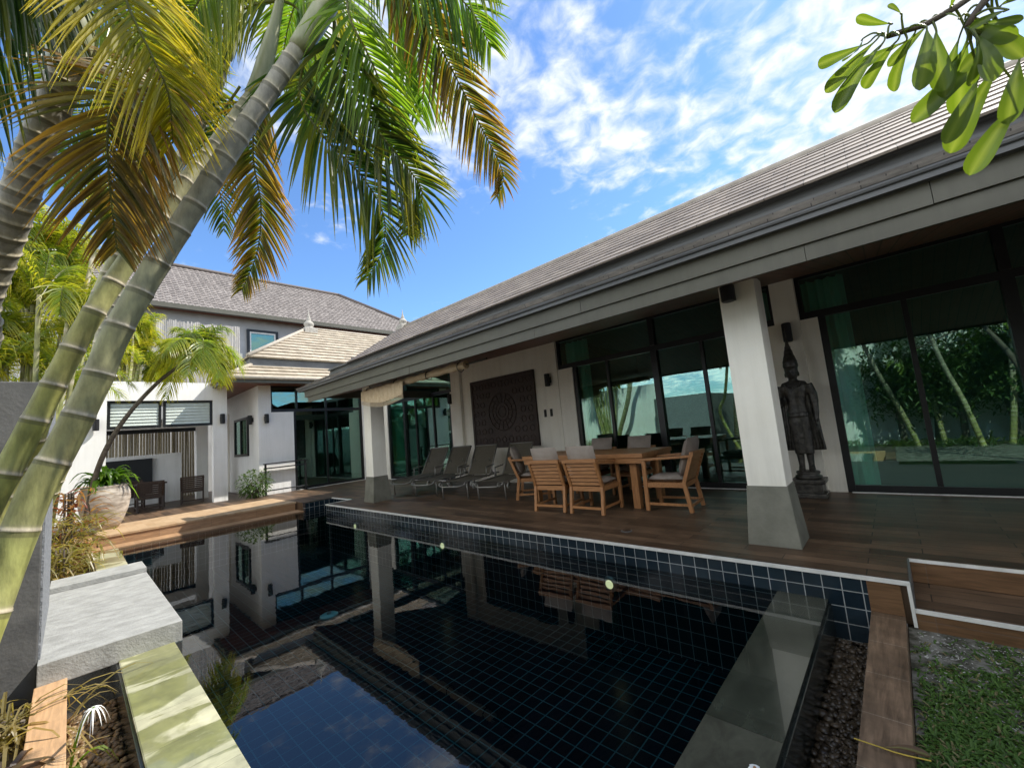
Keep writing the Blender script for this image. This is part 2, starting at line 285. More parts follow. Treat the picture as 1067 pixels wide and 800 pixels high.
X['steel'] = plain('brushed_steel', (.45, .45, .44), .35, .8)

# ------------------------------------------------------------------ mesh helpers
ORG = {}
def catmull(pts, n):
    pts = [Vector(p) for p in pts]
    P = [pts[0]*2-pts[1]] + pts + [pts[-1]*2-pts[-2]]
    fine = []
    for i in range(1, len(P)-2):
        a, b, c, d = P[i-1], P[i], P[i+1], P[i+2]
        for k in range(24):
            t = k/24
            fine.append(.5*((2*b)+(c-a)*t+(2*a-5*b+4*c-d)*t*t+(3*b-a-3*c+d)*t**3))
    fine.append(P[-2])
    acc = [0]
    for i in range(1, len(fine)): acc.append(acc[-1]+(fine[i]-fine[i-1]).length)
    out = []; j = 0
    for k in range(n):
        s = acc[-1]*k/(n-1)
        while j < len(acc)-2 and acc[j+1] < s: j += 1
        u = (s-acc[j])/max(1e-9, acc[j+1]-acc[j])
        out.append(fine[j].lerp(fine[j+1], min(1, u)))
    return out, acc[-1]
class MB:
    def __init__(s): s.v = []; s.f = []; s.c = []; s.uv = {}; s.has_c = False; s.sm = None
    def av(s, p, c=None):
        s.v.append(Vector(p)); s.c.append(c if c else (1, 1, 1))
        if c: s.has_c = True
        return len(s.v)-1
    def quad(s, a, b, c, d, col=None, uv=None):
        i = [s.av(p, col) for p in (a, b, c, d)]; s.f.append(i)
        if uv: s.uv[len(s.f)-1] = uv
    def tri(s, a, b, c, col=None): s.f.append([s.av(p, col) for p in (a, b, c)])
    def box(s, x0, x1, y0, y1, z0, z1, col=None):
        if x0 > x1: x0, x1 = x1, x0
        if y0 > y1: y0, y1 = y1, y0
        if z0 > z1: z0, z1 = z1, z0
        i = [s.av(p, col) for p in ((x0,y0,z0),(x1,y0,z0),(x1,y1,z0),(x0,y1,z0),(x0,y0,z1),(x1,y0,z1),(x1,y1,z1),(x0,y1,z1))]
        for q in ((0,3,2,1),(4,5,6,7),(0,1,5,4),(1,2,6,5),(2,3,7,6),(3,0,4,7)): s.f.append([i[k] for k in q])
        return s
    def frustum(s, b, t, z0, z1):   # b, t = (x0,x1,y0,y1)
        i = [s.av(p) for p in ((b[0],b[2],z0),(b[1],b[2],z0),(b[1],b[3],z0),(b[0],b[3],z0),(t[0],t[2],z1),(t[1],t[2],z1),(t[1],t[3],z1),(t[0],t[3],z1))]
        for q in ((0,3,2,1),(4,5,6,7),(0,1,5,4),(1,2,6,5),(2,3,7,6),(3,0,4,7)): s.f.append([i[k] for k in q])
        return s
    def beam(s, p, q, w, h, upv=(0,0,1), w2=None, h2=None):
        p, q = Vector(p), Vector(q); d = (q-p).normalized(); u = Vector(upv)
        sd = d.cross(u)
        if sd.length < 1e-4: sd = d.cross(Vector((1,0,0)))
        sd.normalize(); u = sd.cross(d).normalized()
        i = []
        for c, ww, hh in ((p, w, h), (q, w2 or w, h2 or h)):
            for a, b in ((-1,-1),(1,-1),(1,1),(-1,1)): i.append(s.av(c+sd*(a*ww/2)+u*(b*hh/2)))
        for k in ((3,2,1,0),(4,5,6,7),(0,1,5,4),(1,2,6,5),(2,3,7,6),(3,0,4,7)): s.f.append([i[m] for m in k])
        return s
    def tube(s, pts, rad, n=8, cols=None, caps=True):
        pts = [Vector(p) for p in pts]
        m = len(pts); rad = rad if isinstance(rad, (list, tuple)) else [rad]*m
        t0 = (pts[1]-pts[0]).normalized()
        a = t0.cross(Vector((0,0,1)) if abs(t0.z) < .9 else Vector((1,0,0))).normalized()
        rings = []; tp = t0
        for k in range(m):
            t = (pts[min(k+1,m-1)]-pts[max(k-1,0)]).normalized()
            a = (tp.rotation_difference(t) @ a); a = (a - t*a.dot(t)).normalized(); tp = t
            b = t.cross(a)
            rings.append([s.av(pts[k]+(a*math.cos(2*math.pi*j/n)+b*math.sin(2*math.pi*j/n))*rad[k], cols[k] if cols else None) for j in range(n)])
        for k in range(m-1):
            for j in range(n):
                s.f.append([rings[k][j], rings[k][(j+1)%n], rings[k+1][(j+1)%n], rings[k+1][j]])
        if caps: s.f.append(rings[0][::-1]); s.f.append(rings[-1])
        return s
    def loft(s, secs, n=16):    # secs: (cx, cy, z, rx, ry)
        rings = [[s.av((cx+rx*math.cos(2*math.pi*j/n), cy+ry*math.sin(2*math.pi*j/n), z)) for j in range(n)] for cx, cy, z, rx, ry in secs]
        for k in range(len(rings)-1):
            for j in range(n): s.f.append([rings[k][j], rings[k][(j+1)%n], rings[k+1][(j+1)%n], rings[k+1][j]])
        s.f.append(rings[0][::-1]); s.f.append(rings[-1]); return s
    def lathe(s, prof, c, n=24, caps=True):
        rings = [[s.av((c[0]+r*math.cos(2*math.pi*j/n), c[1]+r*math.sin(2*math.pi*j/n), c[2]+z)) for j in range(n)] for r, z in prof]
        for k in range(len(rings)-1):
            for j in range(n): s.f.append([rings[k][j], rings[k][(j+1)%n], rings[k+1][(j+1)%n], rings[k+1][j]])
        if caps: s.f.append(rings[0][::-1]); s.f.append(rings[-1])
        return s
    def ball(s, c, r, n=10, m=7, sc=(1,1,1), col=None):
        c = Vector(c); rings = []
        top = s.av(c+Vector((0,0,r*sc[2])), col); bot = s.av(c-Vector((0,0,r*sc[2])), col)
        for k in range(1, m):
            th = math.pi*k/m
            rings.append([s.av(c+Vector((r*sc[0]*math.sin(th)*math.cos(2*math.pi*j/n), r*sc[1]*math.sin(th)*math.sin(2*math.pi*j/n), r*sc[2]*math.cos(th))), col) for j in range(n)])
        for j in range(n):
            s.f.append([top, rings[0][j], rings[0][(j+1)%n]]); s.f.append([bot, rings[-1][(j+1)%n], rings[-1][j]])
        for k in range(len(rings)-1):
            for j in range(n): s.f.append([rings[k][j], rings[k+1][j], rings[k+1][(j+1)%n], rings[k][(j+1)%n]])
        return s
    def cushion(s, x0, x1, y0, y1, z0, z1, puff=.25, n=8):
        # pillow: grid top and bottom with pinched edges
        def g(side):
            rows = []
            for i in range(n+1):
                row = []
                for j in range(n+1):
                    u, w = i/n*2-1, j/n*2-1
                    e = (1-abs(u)**4)*(1-abs(w)**4)
                    h = (z1-z0)/2*((1-puff)*min(1, e*4)**.5+puff*e)
                    row.append(s.av((x0+(x1-x0)*(u+1)/2, y0+(y1-y0)*(w+1)/2, (z0+z1)/2+side*h)))
                rows.append(row)
            for i in range(n):
                for j in range(n):
                    q = [rows[i][j], rows[i+1][j], rows[i+1][j+1], rows[i][j+1]]
                    s.f.append(q if side > 0 else q[::-1])
        g(1); g(-1); return s
    def xform(s, M, start=0):
        for i in range(start, len(s.v)): s.v[i] = M @ s.v[i]
        return s
    def build(s, name, mat, parent=None, smooth=False, bevel=0, origin=None, weld=False, shade=None):
        if parent is not None: o0 = ORG[parent]
        elif origin is not None: o0 = Vector(origin)
        else:
            xs = [p.x for p in s.v]; ys = [p.y for p in s.v]
            o0 = Vector(((min(xs)+max(xs))/2, (min(ys)+max(ys))/2, min(p.z for p in s.v)))
        me = bpy.data.meshes.new(name)
        me.from_pydata([p-o0 for p in s.v], [], s.f)
        if s.uv:
            ul = me.uv_layers.new(name='UVMap')
            for fi, uvs in s.uv.items():
                for li, uv in zip(me.polygons[fi].loop_indices, uvs): ul.data[li].uv = uv
        if s.has_c:
            ca = me.color_attributes.new('Col', 'FLOAT_COLOR', 'POINT')
            ca.data.foreach_set('color', [x for c in s.c for x in (c[0], c[1], c[2], 1.0)])
        if bevel or weld:
            bm = bmesh.new(); bm.from_mesh(me)
            if weld: bmesh.ops.remove_doubles(bm, verts=bm.verts, dist=1e-4)
            if bevel: bmesh.ops.bevel(bm, geom=list(bm.edges), offset=bevel, segments=2, affect='EDGES', profile=.6, clamp_overlap=True)
            bm.to_mesh(me); bm.free()
        me.materials.append(mat)
        if smooth: me.polygons.foreach_set('use_smooth', [True]*len(me.polygons))
        me.update()
        ob = bpy.data.objects.new(name, me); COL.objects.link(ob)
        if parent is not None: ob.parent = parent; ORG[ob] = o0
        else: ob.location = o0; ORG[ob] = o0
        return ob
def tag(o, label, cat, group=None):
    o['label'] = label; o['category'] = cat
    if group: o['group'] = group
    return o
def thing(name, label, cat, loc, group=None):
    o = bpy.data.objects.new(name, None); COL.objects.link(o); o.location = loc; o.empty_display_size = .2
    ORG[o] = Vector(loc); return tag(o, label, cat, group)
def struct(o, kind='structure'): o['kind'] = kind; return o
def copy_tree(o, parent=None):
    c = o.copy(); COL.objects.link(c)
    if parent is not None: c.parent = parent
    for ch in [x for x in CHILD.get(o.name, [])]: copy_tree(ch, c)
    return c
CHILD = {}
def reg(root):
    for ob in bpy.data.objects:
        if ob.parent is not None:
            l = CHILD.setdefault(ob.parent.name, [])
            if ob not in l: l.append(ob)
def remesh(ob, voxel, smooth_it=2):
    # fuse overlapping volumes into one continuous surface
    md = ob.modifiers.new('fuse', 'REMESH'); md.mode = 'VOXEL'; md.voxel_size = voxel; md.use_smooth_shade = True
    s2 = ob.modifiers.new('soften', 'SMOOTH'); s2.iterations = smooth_it; s2.factor = .5
    dg = bpy.context.evaluated_depsgraph_get()
    me = bpy.data.meshes.new_from_object(ob.evaluated_get(dg))
    mats = list(ob.data.materials)
    ob.modifiers.clear(); ob.data = me
    if not me.materials:
        for m in mats: me.materials.append(m)
    return ob
rnd = random.Random(11)
def mixc(a, b, t): return tuple(a[i]*(1-t)+b[i]*t for i in range(3))

# ------------------------------------------------------------------ ground, pool, deck
WZ = -.215                         # water level
gz = -.32
b = MB()                           # one sheet with the pool yard cut out
b.quad((-400,-400,gz),(400,-400,gz),(400,-.16,gz),(-400,-.16,gz))
b.quad((-400,8,gz),(400,8,gz),(400,400,gz),(-400,400,gz))
b.quad((-400,-.16,gz),(-14,-.16,gz),(-14,8,gz),(-400,8,gz))
b.quad((-.155,-.16,gz),(400,-.16,gz),(400,8,gz),(-.155,8,gz))
struct(b.build('ground', X['soil'], origin=(0,0,0)))
b = MB(); b.quad((-.15,-2.6,gz+.006),(9,-2.6,gz+.006),(9,4.146,gz+.006),(-.15,4.146,gz+.006))
struct(b.build('lawn', X['lawnsoil'], origin=(0,0,0)))
# pool basin: floor and tiled walls
FZ = -1.02
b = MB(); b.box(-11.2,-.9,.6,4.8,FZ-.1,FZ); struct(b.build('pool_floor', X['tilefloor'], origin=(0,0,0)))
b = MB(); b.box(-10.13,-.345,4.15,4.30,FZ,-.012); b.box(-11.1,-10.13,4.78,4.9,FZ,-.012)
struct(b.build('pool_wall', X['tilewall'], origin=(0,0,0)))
b = MB(); b.box(-10.13,-9.98,4.302,4.78,FZ,-.013); b.box(-11.25,-11.1,4.03,4.9,FZ,-.013); b.box(-11.35,-11.152,.6,4.03,FZ,-.235)
b.box(-.948,-.80,.648,4.148,FZ,-.232)
struct(b.build('pool_end_wall', X['tilewally'], origin=(0,0,0)))
b = MB(); b.box(-11.1,-.6,.35,.645,FZ,-.232); struct(b.build('pool_near_wall', X['tilewall'], origin=(0,0,0)))
# water sheet
b = MB(); b.quad((-11.152,.30,WZ),(-.951,.30,WZ),(-.951,4.148,WZ),(-11.152,4.148,WZ)); b.quad((-11.098,4.148,WZ),(-10.132,4.148,WZ),(-10.132,4.779,WZ),(-11.098,4.779,WZ))
struct(b.build('pool_water', X['water'], origin=(0,0,0), weld=True))
# copings
b = MB(); b.box(-.95,-.60,.30,4.146,WZ-.05,WZ+.001); struct(b.build('end_coping', X['copingy'], origin=(0,0,0)))
b = MB(); b.box(-.599,-.585,.30,4.146,-.60,WZ-.03); struct(b.build('end_coping_face', X['wetface'], origin=(0,0,0)))
b = MB(); b.box(-11.55,-.952,.295,.648,WZ-.05,WZ+.006); struct(b.build('near_coping', X['copingpale'], origin=(0,0,0), bevel=.004))
b = MB(); b.box(-11.55,-.60,.28,.294,-.60,WZ-.01); struct(b.build('near_coping_face', X['wetface'], origin=(0,0,0)))
# channels beside the copings
b = MB(); b.box(-.584,-.345,.0,4.148,-.62,-.52); b.box(-11.55,-.60,.016,.279,-.62,-.50)
struct(b.build('channel_bed', X['channelbed'], origin=(0,0,0)))
def pebbles(name, x0, x1, y0, y1, z, n, seed, cols, r0, r1):
    r = random.Random(seed); m = MB()
    for i in range(n):
        c = mixc(cols[0], cols[1], r.random()); k = r.uniform(r0, r1)
        st = len(m.v)
        m.ball((0,0,0), k, 7, 5, (r.uniform(.8,1.3), r.uniform(.7,1.1), r.uniform(.4,.65)), c)
        m.xform(Matrix.Translation((r.uniform(x0,x1), r.uniform(y0,y1), z+r.uniform(-.005,.02))) @ Matrix.Rotation(r.uniform(0,6.3),4,'Z') @ Matrix.Rotation(r.uniform(-.4,.4),4,'X'), st)
    return struct(m.build(name, X['pebble'], origin=(0,0,0), smooth=True), 'stuff')
pebbles('channel_pebbles', -.575,-.355,1.2,4.13,-.515,1500,3,((.025,.018,.011),(.085,.062,.04)),.012,.03)
pebbles('channel_pebbles', -4.8,-2.2,.03,.27,-.485,1500,4,((.13,.085,.045),(.34,.24,.13)),.013,.028)
pebbles('channel_pebbles', -11.4,-8.2,.03,.27,-.485,350,5,((.08,.05,.03),(.22,.15,.09)),.018,.035)
# wooden kerbs of the garden beds
b = MB(); b.box(-.345,-.155,-.16,4.148,-.60,-.245); struct(b.build('right_kerb', X['kerbwood'], origin=(0,0,0), bevel=.003))
b = MB(); b.box(-.345,-.155,4.149,4.16,-.244,-.013); struct(b.build('right_kerb_riser', X['facewood'], origin=(0,0,0)))
b = MB(); b.box(-4.84,-.36,-.15,.015,-.60,-.2); b.box(-11.6,-7.92,-.15,.015,-.6,-.2); struct(b.build('left_kerb', X['kerbwoodx'], origin=(0,0,0), bevel=.003))
# deck
b = MB()
b.box(-10.13,-.102,4.17,8.1,-.3,0); b.box(-.102,9,4.752,8.1,-.3,0); b.box(-11.25,-10.13,4.92,8.1,-.3,0)
b.box(-19.5,-11.25,4.03,8.1,-.3,0); b.box(-20.5,-13.55,-1.2,4.03,-.3,-.0)
struct(b.build('deck', X['deck'], origin=(0,0,0)))
b = MB(); b.box(-10.16,-.10,4.140,4.168,-.022,.004); b.box(-11.25,-10.162,4.755,4.782,-.022,.004); b.box(-10.16,-10.135,4.169,4.782,-.022,.004)
b.box(-.118,-.098,4.128,4.139,-.30,.004); b.box(-.096,9,4.74,4.7515,-.02,.005)
struct(b.build('deck_edge_trim', X['trim'], origin=(0,0,0)))
b = MB(); b.box(-.101,-.090,4.169,4.739,-.19,.006); struct(b.build('deck_corner_trim', X['trimgrey'], origin=(0,0,0)))
b = MB(); b.box(-.089,9,4.741,4.7505,-.176,-.021); b.box(-.097,9,4.142,4.154,-.33,-.203); struct(b.build('step_riser', X['facewood'], origin=(0,0,0)))
b = MB(); b.box(-.089,9,4.156,4.7395,-.33,-.18); struct(b.build('garden_step', X['deck'], origin=(0,0,0)))
b = MB(); b.box(-.097,9,4.136,4.1545,-.202,-.176); struct(b.build('step_edge_trim', X['trim'], origin=(0,0,0)))
# far end ledge and low wooden bench between pool and pavilion
b = MB(); b.box(-11.6,-11.153,-.15,4.02,-.45,-.19); struct(b.build('end_ledge', X['benchface'], origin=(0,0,0), bevel=.004))
bench = thing('low_bench', 'long low wood tiled bench along the far end of the pool', 'bench', (-12.5,2.2,-.2))
b = MB(); b.box(-13.5,-11.62,.37,4.0,-.03,.01); b.build('seat', X['benchtop'], bench)
b = MB(); b.box(-13.48,-11.64,.39,3.98,-.3,-.031); b.build('base', X['benchface'], bench)
b = MB(); b.box(-12.6,-11.62,-.55,.36,-.3,-.06); b.box(-12.6,-11.62,-.55,-.5,-.06,.02)
o = b.build('planter_box', X['benchface'], bevel=.005); tag(o, 'low wooden planter box beside the big clay jar', 'planter')

# pale concrete spout slab and the dark wall that feeds it
b = MB(); b.box(-7.9,-4.84,-.14,.70,-.225,-.05); b.box(-7.9,-7.38,-.14,.70,-.05,.012)
o = b.build('concrete_slab', X['slab'], bevel=.006); tag(o, 'pale grey concrete slab jutting over the pool edge from the dark garden wall', 'slab')
fw_ = thing('garden_wall', 'dark grey rendered garden wall behind the palm trunks', 'wall', (-5.3,-1.8,gz))
b = MB(); b.box(-7.0,-4.95,-3.6,-.142,gz,2.07); b.build('wall_body', X['darkwall'], fw_, bevel=.008)
b = MB(); b.box(-6.9,-4.98,-.141,-.128,-.05,2.05); b.build('stone_edge', X['stoneedge'], fw_)
bw = MB(); bw.box(-14.4,-7.05,-.95,-.75,gz,2.75); o = bw.build('boundary_wall', X['plaster_cool']); tag(o, 'bright white boundary wall rising behind the dark garden wall', 'wall')

# ------------------------------------------------------------------ main house
house = thing('villa', 'long white villa with brown tiled roof, dark tinted windows and deep eaves', 'house', (-3,7.8,0))
def soffz(y): return 2.52+.22*(y-4.05)
b = MB()
def wseg(x0, x1, z1, y0=7.82): b.box(x0, x1, y0, 8.02, 0, z1)
TOP = 3.36
wseg(-13.95,-13.5,2.66); b.box(-14.9,-13.951,7.8,8.02,0,TOP); b.build('wall', X['plaster'], house); b = MB(); wseg(-9.8,-9.595,2.66); b.box(-9.594,-9.2,7.72,8.02,0,TOP)
wseg(-9.199,-5.75,TOP); b.box(-5.749,-5.69,7.8,8.02,0,TOP); wseg(-5.689,-5.28,2.66)
b.build('wall', X['plaster'], house); b = MB(); wseg(-1.40,-1.225,2.66); b.box(-1.224,-.895,7.72,8.02,0,TOP); wseg(-.894,-.67,2.66)
b.build('wall', X['plaster'], house)
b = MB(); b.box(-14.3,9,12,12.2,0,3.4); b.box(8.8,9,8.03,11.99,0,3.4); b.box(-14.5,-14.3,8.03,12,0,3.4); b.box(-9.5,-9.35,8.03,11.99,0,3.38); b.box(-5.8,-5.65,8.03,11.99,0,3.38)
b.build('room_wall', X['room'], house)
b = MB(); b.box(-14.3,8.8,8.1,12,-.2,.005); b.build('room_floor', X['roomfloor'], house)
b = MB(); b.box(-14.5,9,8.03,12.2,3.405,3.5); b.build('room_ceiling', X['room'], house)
def col(cx):
    m = MB(); m.box(cx-.17,cx+.17,4.74,5.08,.57,soffz(4.74)+.04); c = m.build('column', X['plaster'], house)
    m = MB(); m.frustum((cx-.225,cx+.225,4.68,5.14),(cx-.178,cx+.178,4.732,5.088),0,.57); m.build('plinth', X['concrete'], c)
col(-9.08); col(-1.04); col(7.0)
# windows: frame with mullions, panes
def window(x0, x1, xu0, xu1, mull, mullfull, zt=2.66, top=3.36):
    m = MB(); y0, y1 = 7.86, 7.94
    m.box(xu0,xu1,y0,y1,zt,zt+.11); m.box(xu0,xu1,y0,y1,top-.05,top)
    m.box(x0,x0+.09,y0-.01,y1,.0,zt); m.box(x1-.09,x1,y0-.01,y1,.0,zt)
    m.box(xu0,xu0+.06,y0,y1,zt+.111,top-.051); m.box(xu1-.06,xu1,y0,y1,zt+.111,top-.051)
    m.box(x0+.091,x1-.091,y0-.01,y1,.0,.10)
    for q in mull: m.box(q-.03,q+.03,y0,y1,.101,zt-.001)
    for q in mullfull: m.box(q-.06,q+.06,y0-.03,y1,.101,zt-.001); m.box(q-.05,q+.05,y0-.03,y1,zt+.111,top-.051)
    w = m.build('window', X['black'], house)
    m = MB(); m.box(x0+.05,x1-.05,7.895,7.905,.05,zt+.05); m.box(xu0+.03,xu1-.03,7.895,7.905,zt+.06,top-.02); m.build('glass_pane', X['glass'], w)
    m = MB(); m.box(x0+.05,x1-.05,7.775,7.815,0,.012); m.build('sill', X['trim'], w)
window(-13.5,-9.8,-13.95,-9.6,[-11.75,-10.75],[-12.4])
window(-5.28,-1.40,-5.69,-1.225,[-4.40,-2.43],[-3.33])
window(-.67,4.6,-.894,4.6,[.30,2.4],[1.24,3.5])
# soffit
b = MB()
b.quad((-11.0,4.08,soffz(4.08)),(9,4.08,soffz(4.08)),(9,8.0,soffz(8.0)),(-11.0,8.0,soffz(8.0)))
b.quad((-11.0,4.08,soffz(4.08)+.06),(-11.0,8.0,soffz(8.0)+.06),(9,8.0,soffz(8.0)+.06),(9,4.08,soffz(4.08)+.06))
b.build('soffit', X['soffit'], house)
# fascia in two boards
b = MB(); rj = random.Random(2)
def boards(x0, x1, y0, y1, z0, z1, L, off):
    x = x0; n = 0
    while x < x1-.01:
        q = min(x1, x+(off if n == 0 else L)); d = rj.uniform(-.0025,.0025); b.box(x,q-.004,y0+d,y1,z0+rj.uniform(-.0015,.0015),z1); x = q; n += 1
boards(-10.75,9,4.05,4.085,2.50,2.634,2.9,1.7); boards(-10.9,9,4.025,4.085,2.637,2.835,2.9,2.6)
b.box(-10.9,-10.86,4.086,9,2.62,2.835)
b.build('fascia', X['fascia'], house)
b = MB(); b.box(-11.15,9,3.955,4.024,2.80,2.875); b.tube([(-11.17,3.95,2.862),(9,3.95,2.862)],.022,8); b.tube([(-11.17,3.98,2.82),(9,3.98,2.82)],.016,8)
b.build('gutter', X['gutter'], house)
def tiles(mb, p0, ud, vd, nrm, L0, rows, expo, thick, l=lambda v: 0.0, r=lambda v: 0.0, wave=None):
    # stepped courses of roof tiles; l, r = how much the left and right ends shift per course height v
    p0, ud, vd, nrm = Vector(p0), Vector(ud).normalized(), Vector(vd).normalized(), Vector(nrm).normalized()
    for i in range(rows):
        v0, v1 = i*expo, (i+1)*expo+.02
        ul0, ur0, ul1, ur1 = l(v0), L0+r(v0), l(v1), L0+r(v1)
        if ur0-ul0 < .05: break
        if ur1 < ul1: ul1 = ur1 = (ul1+ur1)/2
        if wave:
            n = max(2, int((ur0-ul0)/wave[0]*4))
        else: n = 1
        def pt(u, v, h):
            if wave: h = h+wave[1]*math.cos(2*math.pi*u/wave[0])
            return p0+ud*u+vd*v+nrm*h
        for k in range(n):
            a0, a1 = k/n, (k+1)/n
            A, B = ul0+(ur0-ul0)*a0, ul0+(ur0-ul0)*a1; Cc, D = ul1+(ur1-ul1)*a0, ul1+(ur1-ul1)*a1
            mb.quad(pt(A,v0,thick), pt(B,v0,thick), pt(D,v1,.004), pt(Cc,v1,.004), uv=[(A,i*.3+.002),(B,i*.3+.002),(D,i*.3+.296),(Cc,i*.3+.296)])
            mb.quad(pt(A,v0,-.004), pt(B,v0,-.004), pt(B,v0,thick), pt(A,v0,thick), uv=[(A,i*.3+.05),(B,i*.3+.05),(B,i*.3+.1),(A,i*.3+.1)])
def sl(y, s, run=1): return Vector((0, 1, s)).normalized()
# lower tier
b = MB(); v = sl(0,.5); tiles(b, (-11.2,3.93,2.885), (1,0,0), v, (0,-v.z,v.y), 20.2, 3, .19, .022, l=lambda q: q*.9); b.build('lower_roof', X['rooflow'], house); b = MB()
# upper tier, raked verge on the left
v = sl(0,.7)
tiles(b, (-9.15,4.28,3.225), (1,0,0), v, (0,-v.z,v.y), 18.15, 9, .175, .017, l=lambda q: q*.30)
v2 = Vector((0,-1,.7)).normalized()
tiles(b, (9,6.86,3.225), (-1,0,0), v2, (0,v2.z,-v2.y), 17.8, 9, .175, .017)
b.quad((-9.1,4.5,3.0),(9,4.5,3.0),(9,5.57,4.08),(-8.7,5.57,4.08)); b.quad((-11,6.5,3.4),(9,6.5,3.4),(9,12.5,3.45),(-11,12.5,3.45))
b.build('roof', X['roofmain'], house)
b = MB(); b.box(-10.2,9,4.395,4.47,3.02,3.27); b.box(-10.2,9,4.37,4.3945,3.12,3.15); b.box(-10.2,9,4.34,4.394,3.225,3.262); b.box(-9.2,-9.15,4.471,5.5,3.0,3.4)
b.build('roof_band', X['band'], house)
b = MB(); b.tube([(-8.75,5.575,4.125),(9,5.575,4.125)],.055,10); b.build('ridge_cap', X['ridge'], house, smooth=True)
def finial(x, y, z, s, label):
    t = thing('roof_finial', label, 'finial', (x,y,z), 'stone finials on the roof corners')
    m = MB(); m.lathe([(.22,0),(.22,.06),(.15,.09),(.17,.14),(.20,.20),(.19,.27),(.13,.34),(.08,.38),(.095,.42),(.085,.47),(.05,.52),(.055,.56),(.03,.62),(.02,.75),(.006,.86)], (x,y,z), 18)
    m.xform(Matrix.Translation((x,y,z)) @ Matrix.Scale(s,4) @ Matrix.Translation((-x,-y,-z)))
    m.build('spire', X['finial'], t, smooth=True)
    m = MB(); m.box(x-.26*s,x+.26*s,y-.26*s,y+.26*s,z-.25,z+.01); m.build('base', X['finial'], t, bevel=.02)
finial(-8.62,5.575,4.16,.50,'stone finial at the end of the long brown roof ridge')

# ------------------------------------------------------------------ pavilion wing at the far left
pav = thing('pavilion', 'white corner wing with a steep two tiered beige tiled roof', 'house', (-16.5,6,0))
b = MB()
b.box(-15.1,-14.93,4.08,4.45,0,3.6); b.box(-15.1,-14.935,4.451,5.14,0,2.64); b.box(-20,-15.101,4.08,4.25,0,3.6); b.build('wall', X['plaster_cool'], pav)
b = MB(); b.box(-15.1,-14.93,7.6,7.79,0,3.6); b.build('wall', X['plaster_cool'], pav)
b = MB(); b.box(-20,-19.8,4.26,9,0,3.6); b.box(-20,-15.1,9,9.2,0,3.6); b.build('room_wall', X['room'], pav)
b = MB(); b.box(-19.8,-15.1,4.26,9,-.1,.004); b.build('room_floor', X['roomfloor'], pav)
m = MB(); x0, x1 = -15.05, -14.96
m.box(x0,x1,5.141,5.22,0,2.64); m.box(x0,x1,7.52,7.599,0,3.55); m.box(x0,x1,5.2205,7.519,0,.09); m.box(x0,x1,4.451,7.519,2.641,2.74); m.box(x0,x1,4.451,7.519,3.47,3.55)
m.box(x0,x1,6.22,6.28,.091,2.64); m.box(x0,x1,5.23,5.29,2.741,3.469); m.box(x0,x1,6.22,6.28,2.741,3.469); m.box(x0,x1,4.451,4.5,2.741,3.469)
w = m.build('window', X['black'], pav)
m = MB(); m.box(-15.01,-15.0,5.18,7.56,.05,2.68); m.box(-15.01,-15.0,4.47,7.56,2.70,3.50); m.build('glass_pane', X['glass'], w)
m = MB(); m.box(-14.92,-14.87,5.15,7.6,0,.014); m.build('sill', X['trim'], w)
m = MB(); m.box(-17.62,-15.98,4.02,4.085,1.28,1.36); m.box(-17.62,-15.98,4.02,4.085,2.52,2.60); m.box(-17.62,-17.54,4.02,4.085,1.361,2.519); m.box(-16.06,-15.98,4.02,4.085,1.361,2.519); m.box(-16.84,-16.78,4.02,4.085,1.361,2.519)
w = m.build('window', X['black'], pav)
m = MB(); m.box(-17.6,-16.0,4.055,4.065,1.3,2.58); m.build('glass_pane', X['glass'], w)
m = MB(); m.box(-19.6,-18.5,4.03,4.079,0,2.9); m.build('door', X['plaster'], pav)
# roof: lower tier, band, upper tier, hips at 45 degrees
xe, ye = -13.9, 2.94
def hiproof(mb, x0, y0, z0, s, rows, expo, yl, xl):
    vf = Vector((-1,0,s)).normalized(); vs = Vector((0,1,s)).normalized()
    tiles(mb, (x0,y0,z0), (0,1,0), vf, (vf.z*1,0,-vf.x), yl, rows, expo, .05, l=lambda q: q*abs(vf.x))
    tiles(mb, (xl,y0,z0), (1,0,0), vs, (0,-vs.z,vs.y), x0-xl, rows, expo, .05, r=lambda q: -q*vs.y)
b = MB(); hiproof(b, xe, ye, 3.60, .58, 4, .30, 7, -20)
hiproof(b, -14.72, 3.76, 4.40, .66, 13, .30, 7, -20)
b.build('roof', X['roofpav'], pav)
b = MB(); b.box(-14.86,-14.80,3.84,11,4.02,4.44); b.box(-20,-14.861,3.84,3.9,4.02,4.44); b.build('roof_band', X['band'], pav)
b = MB(); b.box(-13.98,-13.9,2.94,11,3.46,3.62); b.box(-20,-13.981,2.94,3.02,3.46,3.62)
b.build('fascia', X['fascia'], pav)
b = MB(); b.tube([(-13.86,2.88,3.60),(-13.86,11,3.60)],.05,8); b.tube([(-20,2.90,3.60),(-13.86,2.90,3.60)],.05,8); b.build('gutter', X['ridge'], pav, smooth=True)
b = MB(); b.quad((-20,3.0,3.52),(-13.95,3.0,3.52),(-13.95,11,3.52),(-20,11,3.52)); b.build('soffit', X['soffit'], pav)
b = MB(); b.tube([(-13.9,2.94,3.66),(-14.85,3.89,4.19)],.06,8); b.tube([(-14.72,3.76,4.46),(-17.8,6.84,6.48)],.07,8); b.tube([(-17.9,6.84,6.44),(-17.9,11,6.44)],.09,8); b.build('ridge_cap', X['ridge'], pav, smooth=True)
finial(-17.55,6.75,6.33,1.0,'larger pale stone finial at the hip of the beige pavilion roof')

